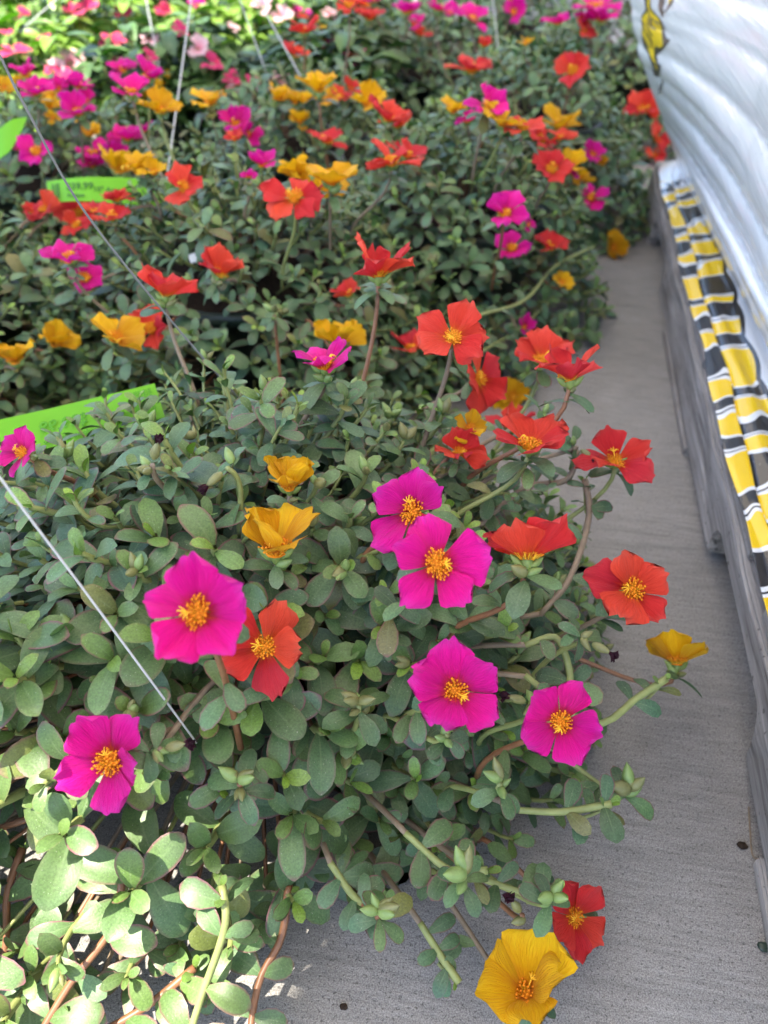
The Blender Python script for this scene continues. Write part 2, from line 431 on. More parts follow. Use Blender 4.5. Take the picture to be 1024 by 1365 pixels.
# ------------------------------------------------------------------ pallet
pallet = empty('timber_pallet', pal(.3, -.4, 0))
tag(pallet, 'weathered grey timber pallet with notched side under the plastic sacks', 'pallet')
IP = Matrix.Translation(-Vector(pal(.3, -.4, 0)))
def stringer(off):
    A0, A1, zb, zt = -.42, 1.0, .013, .084
    prof = [(A0, zt)]
    prof += [(A0, zb), (-.235, zb)]
    def notch(a0, a1):
        h, r = .040, .022
        out = [(a0, zb + .002)]
        out += [(a0 + r - r * math.cos(q), zb + h - r + r * math.sin(q)) for q in np.linspace(0, math.pi / 2, 6)]
        out += [(a1 - r + r * math.cos(q), zb + h - r + r * math.sin(q)) for q in np.linspace(math.pi / 2, 0, 6)]
        out += [(a1, zb + .002)]
        return out
    prof += notch(-.23, .0) + [(.004, zb), (.60, zb)] + notch(.604, .82) + [(.824, zb), (A1, zb), (A1, zt)]
    # subdivide top for a worn edge
    for a in np.linspace(A1, A0, 40)[1:-1]: prof.append((a, zt - .0015 * abs(math.sin(a * 57) * math.sin(a * 23))))
    m_ = len(prof); w = .038
    V = [pal(a, -off + .0015 * math.sin(a * 31 + z * 60), z) for a, z in prof] + [pal(a, -off - w, z) for a, z in prof]
    F = [tuple(range(m_)), tuple(range(2 * m_ - 1, m_ - 1, -1))] + [(i, i + m_, (i + 1) % m_ + m_, (i + 1) % m_) for i in range(m_)]
    bm = bmesh.new(); vs = [bm.verts.new(v) for v in V]
    for f in F: bm.faces.new([vs[i] for i in f])
    bmesh.ops.recalc_face_normals(bm, faces=bm.faces)
    es = [e for e in bm.edges if len(e.link_faces) == 2 and e.calc_face_angle(0) > 1.0]
    bmesh.ops.bevel(bm, geom=es, offset=.0025, segments=2, affect='EDGES')
    bmesh.ops.triangulate(bm, faces=[f for f in bm.faces if len(f.verts) > 4])
    m = bpy.data.meshes.new('stringer'); bm.to_mesh(m); bm.free(); m.materials.append(WOOD)
    link('stringer', m, pallet, IP)
for off in (0, .45, .9): stringer(off)
for a in np.linspace(-.36, .945, 9):
    v, f = box_vf(tuple(pal(a, -.479, .0915)), (.95, .098, .0146), -PAL_ANG, .002)
    link('deck_board', mesh('deck_board', v, f, [WOOD], False), pallet, IP)
for a, wd in ((.915, .16), (.33, .30), (-.36, .1)):
    v, f = box_vf(tuple(pal(a, -.469, .0064)), (.945, wd, .0128), -PAL_ANG, .002)
    link('bottom_board', mesh('bottom_board', v, f, [WOOD], False), pallet, IP)

# ------------------------------------------------------------------ sacks
def grid_faces(nu, nv):
    i, j = np.meshgrid(np.arange(nu - 1), np.arange(nv - 1), indexing='ij')
    a = (i * nv + j).ravel()
    return np.stack([a, a + nv, a + nv + 1, a + 1], 1)
def interp(ctrl, q):
    ctrl = np.asarray(ctrl, float)
    return smooth_path(ctrl, len(q)) if False else np.stack([np.interp(q, np.linspace(0, 1, len(ctrl)), ctrl[:, c]) for c in range(ctrl.shape[1])], -1)
def fold_amp(x, seed):  # a different height for each pleat
    k = np.floor(x); v = np.sin(k * 12.9898 + seed) * 43758.5453
    return .25 + .95 * (v - np.floor(v))
def crease(x):  # rounded pleats with sharp valleys, 0..1
    return np.abs(np.sin(x * math.pi)) ** .62
# lower sack: striped hanging end seam
na, nq = 300, 90
aa = np.linspace(-.55, 1.02, na)
prof = smooth_path([(.016, .0995), (.011, .1015), (.004, .1030), (-.003, .1040), (-.0045, .1025), (-.006, .1060), (-.016, .109), (-.030, .110), (-.042, .113), (-.050, .1155), (-.075, .125), (-.12, .15), (-.22, .16)], nq)
arc = np.concatenate([[0], np.cumsum(np.linalg.norm(np.diff(prof, axis=0), axis=1))])
VV = np.zeros((na, nq, 3)); UV = np.zeros((na, nq, 2))
for i, a in enumerate(aa):
    wob = .002 * math.sin(a * 9.0) + .0015 * math.sin(a * 23 + 1)
    o = prof[:, 0] + .0022 * np.sin(a * 17 + arc * 60) + .0012 * np.sin(a * 41 + arc * 140) - .017
    z = prof[:, 1] + wob * np.clip(1 - arc / .02, 0, 1) + .0016 * np.sin(arc * 210 + a * 5) * np.clip(arc / .02 - .9, 0, 1)
    shrink = 1 if a < .9 else math.sqrt(max(0, 1 - ((a - .9) / .125) ** 2))
    o = o * shrink + (1 - shrink) * -.10
    VV[i] = PP + PD * a + PO * o[:, None]; VV[i, :, 2] = np.maximum(z, .1003)
    UV[i, :, 0] = a; UV[i, :, 1] = arc + .004
m = big_mesh('sack_skin', VV.reshape(-1, 3), grid_faces(na, nq), FILM_S, UV.reshape(-1, 2))
sk2 = empty('plastic_sack', pal(.3, -.4, .115))
tag(sk2, 'lower plastic sack with yellow and black striped end seam hanging over the pallet side', 'sack', 'plastic sacks on the pallet')
IS = Matrix.Translation(-Vector(pal(.3, -.4, .115)))
o = link('seam_skirt', m, sk2, IS)
sm = o.modifiers.new('thick', 'SOLIDIFY'); sm.thickness = .0006; sm.offset = -1
def pillow(name, a0, a1, o0, o1, z0, z1, parent, inv):
    nu, nv = 60, 40
    u = np.linspace(0, 2 * math.pi, nu, endpoint=False); v = np.linspace(-math.pi / 2, math.pi / 2, nv)
    sg = lambda x, e: np.sign(x) * np.abs(x) ** e
    V = []
    for t in v:
        ct, st = sg(math.cos(t), .5), sg(math.sin(t), .7)
        for s in u:
            V.append(pal((a0 + a1) / 2 + (a1 - a0) / 2 * ct * sg(math.cos(s), .35), (o0 + o1) / 2 + (o1 - o0) / 2 * ct * sg(math.sin(s), .35), (z0 + z1) / 2 + (z1 - z0) / 2 * st))
    F = [(i * nu + j, i * nu + (j + 1) % nu, (i + 1) * nu + (j + 1) % nu, (i + 1) * nu + j) for i in range(nv - 1) for j in range(nu)]
    return link(name, mesh(name, V, F, [FILM]), parent, inv)
pillow('sack_body', -.40, .94, -.9, -.085, .1002, .17, sk2, IS)
# upper sack: bulging white side with long pleats
na, nq = 420, 260
aa = np.linspace(-.60, 1.03, na)
VV = np.zeros((na, nq, 3))
for i, a in enumerate(aa):
    zb = .172 - .078 * a
    lean = np.clip((a - .30) / .62, 0, 1) ** 1.3
    pr = smooth_path([(-.15, zb - .010), (-.09, zb - .012), (-.052, zb - .007), (-.036, zb + .008), (-.028 + .014 * lean, zb + .045), (-.014 + .044 * lean, zb + .11),
                      (.0 + .080 * lean, zb + .19), (.008 + .106 * lean, zb + .28), (.004 + .115 * lean, zb + .37), (-.02 + .09 * lean, zb + .45), (-.13, zb + .50), (-.45, zb + .51)], nq)
    arc = np.concatenate([[0], np.cumsum(np.linalg.norm(np.diff(pr, axis=0), axis=1))])
    ar = arc - .125
    kk = ar - .070 * a
    fade = np.clip(ar / .03, 0, 1) * (1 - .5 * np.clip((a - .55) / .3, 0, 1))
    ph = kk * 20 + .16 * math.sin(a * 2.6 + 1) + .35 * np.sin(kk * 23 + a * .9)
    ph2 = kk * 33 + .4 * np.sin(a * 1.9 + kk * 15)
    ph3 = kk * 25 - a * 1.1 + .5 * np.sin(a * 2 + kk * 9)
    d = fade * (.0135 * (.6 + .4 * np.sin(a * 3.1 + kk * 14)) * (fold_amp(ph, 1.0) * crease(ph) - .4) + .0075 * (.5 + .5 * np.sin(a * 5.3 - kk * 19)) * (fold_amp(ph2, 2.0) * crease(ph2) - .4)
                + .006 * np.clip(np.sin(a * 4.4 + 2 + kk * 8), 0, 1) * (crease(ph3) - .5) + .0035 * np.sin(a * 3.1 + kk * 9) + .0008 * np.sin(a * 31 + kk * 60))
    o = pr[:, 0] + d; z = pr[:, 1] + d * .25
    if a > .88:
        s = math.sqrt(max(0, 1 - ((a - .88) / .155) ** 2)); o = o * s + (1 - s) * -.16
    VV[i] = PP + PD * a + PO * o[:, None]; VV[i, :, 2] = z
sk1 = empty('plastic_sack', pal(.3, -.4, .25))
tag(sk1, 'upper white plastic sack with long pleats and a yellow and black emblem', 'sack', 'plastic sacks on the pallet')
IU = Matrix.Translation(-Vector(pal(.3, -.4, .25)))
FU = grid_faces(na, nq)
o = link('sack_skin', big_mesh('sack_skin', VV.reshape(-1, 3), FU, FILM), sk1, IU)
pillow('sack_body', -.50, .90, -.95, -.10, .175, .52, sk1, IU)
bvh = BVHTree.FromPolygons([tuple(v) for v in VV.reshape(-1, 3)], [tuple(f) for f in FU])
def decal(name, poly, mat, lift):
    """poly in photo pixels, laid on the sack's surface"""
    bm = bmesh.new()
    P = [np.array(p, float) for p in poly]
    vs = [bm.verts.new((p[0], p[1], 0)) for p in P]
    es = [bm.edges.new((vs[i], vs[(i + 1) % len(vs)])) for i in range(len(vs))]
    bmesh.ops.triangle_fill(bm, edges=es, use_beauty=True)
    for _ in range(5):
        le = [e for e in bm.edges if e.calc_length() > 2.2]
        if not le: break
        bmesh.ops.subdivide_edges(bm, edges=le, cuts=1)
        bmesh.ops.triangulate(bm, faces=bm.faces)
    ok = {}
    for v in list(bm.verts):
        d = Vector(ray(v.co.x, v.co.y)).normalized()
        h, nn, _, _ = bvh.ray_cast(Vector(CAM_P), d)
        if h is None: bm.verts.remove(v); continue
        if nn.dot(d) > 0: nn = -nn
        v.co = h + nn * lift
    m = bpy.data.meshes.new(name); bm.to_mesh(m); bm.free(); m.materials.append(mat)
    for p_ in m.polygons: p_.use_smooth = True
    return link(name, m, sk1, IU)
def ck(pts): return [(840 + x / 9.75, y / 9.75) for x, y in pts]
decal('emblem', ck([(185, -60), (205, 120), (150, 215), (160, 480), (175, 600), (240, 700), (300, 880), (305, 960), (350, 1000), (385, 975), (395, 890), (410, 850), (365, 820), (345, 720), (380, 695), (440, 630), (525, 510), (480, 500), (455, 450), (440, 330), (400, 240), (330, 170), (270, 90), (270, -60)]), EMB_K, .0007)
decal('emblem', ck([(235, -60), (235, 150), (165, 220), (172, 450), (240, 590), (262, 700), (330, 820), (350, 900), (365, 900), (345, 830), (322, 740), (322, 640), (340, 590), (400, 620), (440, 585), (425, 480), (418, 330), (380, 240), (310, 170), (262, 90), (262, -60)]), EMB_Y, .0012)
decal('emblem', ck([(418, 330), (428, 480), (442, 590), (520, 520), (478, 505), (452, 450), (436, 335), (405, 255)]), EMB_B, .0014)
for pl, mt in (([(300, 220), (265, 285), (275, 350), (340, 395), (350, 370), (300, 330), (285, 290), (315, 235)], EMB_B),
               ([(315, 240), (350, 290), (385, 300), (395, 350), (400, 290), (350, 265)], EMB_B),
               ([(170, 270), (200, 400), (255, 500), (262, 600), (250, 480), (215, 400), (190, 290)], EMB_K),
               ([(225, 310), (250, 400), (310, 480), (310, 450), (265, 390), (240, 310)], EMB_K),
               ([(235, 430), (285, 530), (290, 610), (302, 590), (298, 520), (250, 430)], EMB_K),
               ([(245, 100), (262, 220), (232, 300), (246, 305), (275, 220), (256, 100)], EMB_B)):
    decal('emblem', ck(pl), mt, .0019)
decal('emblem', ck([(385, -60), (370, 110), (425, 235), (440, 185), (520, 90), (580, 0), (590, -60), (560, -60), (450, 165), (430, 120), (470, -60)]), EMB_B, .0007)
decal('emblem', ck([(520, -60), (500, 55), (545, 10), (560, -60)]), EMB_Y, .0007)
circ = [(395 + 24 * math.cos(q) + 26 * math.sin(q), 1130 - 100 * math.sin(q)) for q in np.linspace(0, 2 * math.pi, 24, endpoint=False)]
decal('registered_mark', ck(circ), EMB_K, .0007)
decal('registered_mark', ck([(395 + (x - 395) * .72, 1130 + (y - 1130) * .82) for x, y in circ]), EMB_W, .0012)
decal('registered_mark', ck([(378, 1180), (386, 1180), (402, 1100), (416, 1100), (410, 1130), (398, 1138), (404, 1170), (412, 1170), (404, 1140), (416, 1132), (424, 1090), (398, 1086)]), EMB_K, .0017)

# ------------------------------------------------------------------ leaf, petal, bud templates
def leaf_template(st, ring, seed, wide=.55, recurve=.20, fold=.22, thick=.030, prof=None):
    r = np.random.default_rng(seed)
    pv = [0, .12, .3, .5, .68, .83, .94, 1.0]
    pw = prof or [.07, .15, .32, .44, .48, .435, .30, .05]
    rec = recurve * r.uniform(.2, 1.8); fo = fold * r.uniform(-.2, 1.6); tw = r.uniform(-.2, .2); sw = r.uniform(-.06, .06)
    V, U = [], []
    for v in st:
        hw = np.interp(v, pv, pw) * wide
        z0 = .10 * math.sin(v * math.pi) * .5 - rec * v * v
        th = thick * min(1, .35 + hw / .2)*(1 if v < .99 else .3)
        cx = sw * v * v
        if ring == 6: pts = [(-1, fo * hw, 0), (-.5, fo * hw * .5 + th * .7, .25), (0, th * .55, .5), (.5, fo * hw * .5 + th * .7, .75), (1, fo * hw, 1), (1, fo * hw, 1), (0, -th, .5), (-1, fo * hw, 0)]
        elif ring == 4: pts = [(-1, fo * hw, 0), (0, th, .5), (1, fo * hw, 1), (1, fo * hw, 1), (0, -th, .5), (-1, fo * hw, 0)]
        else: pts = [(-1, fo * hw, 0), (0, th, .5), (1, fo * hw, 1), (1, fo * hw, 1), (-1, fo * hw, 0)]
        a = tw * v
        for x, z, u in pts:
            x *= hw
            V.append((cx + x * math.cos(a) - z * math.sin(a), v, z0 + x * math.sin(a) + z * math.cos(a))); U.append((u, v))
    n, m = {6: 8, 4: 6, 3: 5}[ring], len(st); cut = {6: 4, 4: 2, 3: 2}[ring]
    F = []
    for i in range(m - 1):
        for j in range(n - 1):
            if j == cut: continue
            k = j + 1
            F.append((i * n + j, i * n + k, (i + 1) * n + k, (i + 1) * n + j))
    F = [f[::-1] for f in F]
    return np.array(V), np.array(F), np.array(U)
S_HI = [0, .12, .3, .48, .65, .79, .90, .97, 1.0]
S_MID = [0, .22, .48, .72, .90, 1.0]
S_LO = [0, .4, .75, 1.0]
T_HI = [leaf_template(S_HI, 6, s) for s in range(6)]
T_MID = [leaf_template(S_MID, 4, s) for s in range(6)]
T_LO = [leaf_template(S_LO, 3, s) for s in range(6)]
LANCE = [.05, .12, .24, .33, .34, .26, .13, .0]
B_MID = [leaf_template(S_MID, 4, s, .62, .30, .5, .012, LANCE) for s in range(6)]
M_HI = [mesh('leaf', *t[:2], [LEAF_O], uv=t[2]) for t in T_HI]
M_MIDO = [mesh('leaf', *t[:2], [LEAF_O], uv=t[2]) for t in T_MID]
M_BRO = [mesh('leaf', *t[:2], [BROAD_O], uv=t[2]) for t in B_MID]

def petal_template(seed, style, nu=9, nv=8):
    r = np.random.default_rng(seed + 100)
    notch = {'m': .07, 'r': .03, 'y': .10, 'p': .05}[style] * r.uniform(.3, 1.6)
    wide = {'m': .42, 'r': .47, 'y': .48, 'p': .44}[style] * r.uniform(.86, 1.14)
    ruf = r.uniform(.05, .14); ph = r.uniform(0, 6); curl = r.uniform(-.25, .45); fold = r.uniform(.05, .40)
    teeth = (r.uniform(.02, .07) if style == 'r' else r.uniform(0, .02))
    pv = [0, .15, .35, .55, .72, .86, 1]; pw = [.15, .30, .58, .86, 1.0, .90, .46]
    V, U = [], []
    for i in range(nv):
        v = (i / (nv - 1)) ** .9
        hw = np.interp(v, pv, pw) * wide
        for j in range(nu):
            u = -1 + 2 * j / (nu - 1)
            y = v - .22 * v ** 3 * u * u - notch * v ** 4 * math.exp(-(u / .28) ** 2) + teeth * v ** 4 * math.sin(u * 7 + ph)
            x = u * hw * (1 + .03 * math.sin(v * 9 + ph))
            z = .30 * (v ** 1.3) * .35 - curl * v ** 3 * .5 + fold * hw * abs(u) ** 1.3 * (1 - .8 * v) + ruf * v * v * math.sin(u * 4.2 + ph) + .022 * v * math.cos(u * 9 + ph * 2) - .05 * math.exp(-(u / .16) ** 2) * math.sin(v * 2.6)
            V.append((x, y, z)); U.append((.5 + .5 * u, v))
    F = [(i * nu + j, i * nu + j + 1, (i + 1) * nu + j + 1, (i + 1) * nu + j) for i in range(nv - 1) for j in range(nu - 1)]
    return np.array(V), F, np.array(U)
PET = {}
for c, sty in (('m', 'm'), ('r', 'r'), ('y', 'y'), ('p', 'p'), ('w', 'p')):
    PET[c] = [mesh('petal', *petal_template(s, sty)[:2], [PETAL[c]], uv=petal_template(s, sty)[2]) for s in range(7)]
    PET[c + 'lo'] = [mesh('petal', *petal_template(s, sty, 5, 5)[:2], [PETAL[c]], uv=petal_template(s, sty, 5, 5)[2]) for s in range(7)]
PET['d'] = [mesh('petal', *petal_template(s, 'r')[:2], [PETAL['d']], uv=petal_template(s, 'r')[2]) for s in range(3)]

def merge(parts):
    V, F, MI = [], [], []; o = 0
    for v, f, k in parts:
        V += [tuple(x) for x in v]; F += [tuple(i + o for i in q) for q in f]; MI += [k] * len(f); o += len(v)
    return V, F, MI
def stamens_mesh(nf, seed, hi=True):
    r = np.random.default_rng(seed); parts = []
    for i in range(nf):
        a = i * 2.39996 + r.uniform(-.2, .2); rad = .20 * math.sqrt((i + .5) / nf)
        tip = np.array([rad * math.cos(a) * 1.25, rad * math.sin(a) * 1.25, .20 + .06 * r.random() - .35 * rad])
        b = np.array([rad * math.cos(a) * .55, rad * math.sin(a) * .55, .02])
        parts.append((*tube_vf([b, (b + tip) / 2 + r.normal(0, .008, 3), tip], [.010, .008, .006], 3, False), 1))
        s = .026 if hi else .038
        d = r.normal(0, 1, 3); d /= np.linalg.norm(d)
        o = np.array([(1, 0, 0), (-1, 0, 0), (0, 1, 0), (0, -1, 0), (0, 0, .8), (0, 0, -.8)]) * s * r.uniform(.8, 1.3) + tip
        parts.append((o, [(0, 2, 4), (2, 1, 4), (1, 3, 4), (3, 0, 4), (2, 0, 5), (1, 2, 5), (3, 1, 5), (0, 3, 5)], 0))
    # domed bed under the stamens
    bed = [(.15 * math.cos(q), .15 * math.sin(q), .015) for q in np.linspace(0, 2 * math.pi, 10, endpoint=False)] + [(0, 0, .10)]
    parts.append((np.array(bed), [(i, (i + 1) % 10, 10) for i in range(10)], 0))
    V, F, MI = merge(parts)
    return mesh('stamens', V, F, [STAMEN, STAMEN_Y], mi=MI)
def style_mesh(seed):
    r = np.random.default_rng(seed); parts = []
    parts.append((*tube_vf([(0, 0, .02), (.05, 0, .16), (.12, .0, .27)], .011, 5), 0))
    for i in range(5):
        a = -1.1 + i * .55 + r.uniform(-.15, .15); L = r.uniform(.10, .16)
        d = np.array([math.cos(a), math.sin(a), 0])
        p0 = np.array([.12, 0, .27])
        parts.append((*tube_vf([p0, p0 + d * L * .5 + np.array([0, 0, .05]), p0 + d * L + np.array([0, 0, .03]), p0 + d * L * 1.1 + np.array([0, 0, -.03])], [.010, .010, .008, .006], 4), 0))
    V, F, MI = merge(parts)
    return mesh('style', V, F, [STAMEN_Y])
ST_HI = [stamens_mesh(58, s) for s in range(3)]
ST_LO = [stamens_mesh(12, s + 9, False) for s in range(2)]
STYLE = [style_mesh(s) for s in range(3)]
def ovoid(L, rad, n=7, point=.75, bend=0.0):
    st = [(0, .35), (.12, .75), (.32, 1.0), (.55, .92), (.75, .62), (.90, .28), (1, .03)]
    pts = [(bend * v * v, 0, v * L) for v, _ in st]
    return tube_vf(pts, [r_ * rad for _, r_ in st], n, False)
BUDM = [mesh('bud', *ovoid(1, .22 + .025 * s, 8, bend=.05 * s), [BUD if s % 3 else BUDP]) for s in range(4)]
def calyx_mesh():
    v, f = tube_vf([(0, 0, -.20), (0, 0, -.10), (0, 0, -.02), (0, 0, .03)], [.05, .10, .11, .13], 8)
    parts = [(v, f, 0)]
    for s in (0, math.pi):
        vv, ff = ovoid(.34, .085, 6)
        vv = np.array(vv); vv[:, 1] *= .5
        rm = np.array(Matrix.Rotation(s, 3, 'Z') @ Matrix.Rotation(R(48), 3, 'Y'))
        parts.append((vv @ rm.T + np.array([math.cos(s) * .06, math.sin(s) * .06, -.12]), ff, 0))
    V, F, MI = merge(parts)
    return mesh('flower', V, F, [CALYX])
CALYXM = calyx_mesh()

# ------------------------------------------------------------------ baskets: the foliage mounds
class Mound:
    def __init__(s, c, rad, zt, seed, wob=.12, z0=.03, p=2.6):
        s.c = np.array(c, float); s.rad = rad; s.zt = zt; s.z0 = z0; s.p = p; s.seed = seed; s.wob = wob
        r = np.random.default_rng(seed); s.ph = r.uniform(0, 6.28, 6)
        s.L = []      # leaves: pos, dir, nrm, len, wid, var, tint
        s.stems = []; s.buds = []; s.flowers = []
    def radius(s, phi):
        b = s.rad(phi) if callable(s.rad) else s.rad
        return b * (1 + s.wob * (np.sin(2 * phi + s.ph[0]) * .4 + np.sin(3 * phi + s.ph[1]) * .35 + np.sin(7 * phi + s.ph[2]) * .3))
    def h(s, x, y):
        dx, dy = x - s.c[0], y - s.c[1]
        rho = np.hypot(dx, dy) / s.radius(np.arctan2(dy, dx))
        lump = .014 * np.sin(x * 34 + s.ph[3]) * np.sin(y * 31 + s.ph[4]) + .010 * np.sin(x * 71 + y * 55 + s.ph[5])
        z = s.z0 + (s.zt - s.z0) * (1 - np.minimum(rho, 1) ** s.p) + lump * (1 - np.minimum(rho, 1) ** 4)
        return np.where(rho < 1, z, -1.0)
def rad_tab(tab):
    a = np.array([t[0] for t in tab]); r = np.array([t[1] for t in tab])
    a = np.concatenate([a - 360, a, a + 360]); r = np.tile(r, 3)
    return lambda phi: np.interp(np.degrees(phi), a, r)
# degrees: 0 = +x (right), 90 = away from the camera, 270 = towards the camera
M_FRONT = Mound((-.10, .40), rad_tab([(0, .275), (28, .315), (60, .28), (90, .28), (135, .30), (180, .33), (215, .36), (245, .30), (270, .235), (300, .215), (330, .255)]), .262, 3, .07, z0=.035, p=2.4)
PORT = [
 ('front', M_FRONT, 1.0, .0232, 'hi'),
 ('left', Mound((-.55, .82), .32, .235, 5), 1.1, .0275, 'mid'),
 ('mid', Mound((-.17, .915), rad_tab([(0, .27), (90, .25), (180, .30), (235, .33), (270, .31), (315, .30)]), .258, 8), 1.12, .0265, 'mid'),
 ('midright', Mound((.11, 1.13), rad_tab([(0, .23), (90, .25), (180, .26), (270, .30), (315, .25)]), .268, 9), 1.12, .0265, 'mid'),
 ('farleft', Mound((-.56, 1.30), .31, .255, 12), 1.25, .0315, 'lo'),
 ('back', Mound((-.14, 1.42), .29, .268, 14), 1.25, .0315, 'lo'),
 ('backright', Mound((.29, 1.62), rad_tab([(0, .25), (90, .27), (180, .28), (270, .30)]), .275, 15), 1.25, .0315, 'lo'),
 ('far', Mound((.10, 2.02), .33, .285, 17), 1.32, .036, 'lo'),
 ('farright', Mound((.62, 2.16), .33, .285, 18), 1.32, .036, 'lo'),
 ('farther', Mound((.34, 2.60), .36, .29, 19), 1.32, .036, 'lo'),
]
LABELS = {
 'front': 'trailing basket of coral, magenta and yellow flowers spilling onto bare concrete, white wire across it',
 'left': 'basket with yellow blooms standing just behind the mirrored price tag',
 'mid': 'flowering basket just behind the front basket, white plastic clip among its leaves',
 'midright': 'basket with a magenta pair and long stems trailing towards the concrete strip',
 'farleft': 'basket of magenta and coral blooms with the readable green price tag',
 'back': 'basket of small yellow and coral flowers in front of the pink bedding plants',
 'backright': 'basket whose red flowers reach the far corner of the timber pallet',
 'far': 'basket of sparse coral and magenta blooms behind the yellow and coral cluster',
 'farright': 'basket behind the far end of the white sack with a big magenta bloom',
 'farther': 'most distant basket of portulaca with small magenta blooms along its top',
}
MOUNDS = [p[1] for p in PORT]
def H_all(x, y):
    return np.max([m.h(x, y) for m in MOUNDS], axis=0)

TINTS = np.array([(.064, .125, .058), (.074, .150, .074), (.086, .160, .082), (.062, .138, .078), (.098, .162, .066), (.056, .112, .056)])
YOUNG = np.array([.20, .33, .045])
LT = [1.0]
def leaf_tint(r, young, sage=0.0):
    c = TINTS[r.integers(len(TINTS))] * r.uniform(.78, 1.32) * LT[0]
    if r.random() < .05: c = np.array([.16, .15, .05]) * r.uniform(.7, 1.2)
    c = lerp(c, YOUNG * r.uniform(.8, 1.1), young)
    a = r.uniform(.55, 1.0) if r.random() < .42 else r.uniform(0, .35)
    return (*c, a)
def add_leaf(m, p, d, n, L, wd, tint, var=None, rr=None):
    m.L.append((p, d, n, L, wd, rr.integers(6) if var is None else var, tint))
def shoot(m, tip, axis, size, nl, r, young=.8, stem_to=None, bud=0.0):
    axis = nrm(axis)
    e1 = nrm(np.cross(axis, r.normal(0, 1, 3))); e2 = np.cross(axis, e1)
    back = nrm(stem_to - tip) if stem_to is not None else -axis
    ph = r.uniform(0, 6.28); s = 0
    path = [tip.copy()]
    for i in range(nl):
        t = min(1, i / 6.0)
        s += lerp(.0012, .0105, min(1, i / 8.0)) * r.uniform(.7, 1.3)
        k = min(1, s / .05)
        p = tip + lerp(-axis, back, .75 * k) * s
        path.append(p.copy())
        pol = R(lerp(22, 84, t ** .8)) + r.normal(0, .14)
        ang = ph + i * 2.399 + r.normal(0, .2)
        d = math.cos(pol) * axis + math.sin(pol) * (math.cos(ang) * e1 + math.sin(ang) * e2)
        if i > 4: d = d + np.array([0, 0, .12])
        d = nrm(d)
        n = nrm(axis * .8 + np.array([0, 0, .55]) - CAM_F * 0.0 + r.normal(0, .16, 3)); n = nrm(n - d * (n @ d))
        L = size * lerp(.42, 1.0, min(1, i / 4.0)) * r.uniform(.8, 1.2)
        add_leaf(m, p, d, n, L, r.uniform(.88, 1.12), leaf_tint(r, young * max(0, 1 - i / 3.2) + (.10 if i < 5 else 0)), rr=r)
    m.stems.append((np.array(path), .0014 * (size / .02), 0))
    if r.random() < bud:
        for k in range(r.integers(2, 5)):
            a = r.uniform(0, 6.28)
            m.buds.append((tip + axis * .002, nrm(axis + .7 * (math.cos(a) * e1 + math.sin(a) * e2)), min(.0125, r.uniform(.008, .0125) * size / .02), r.integers(4)))
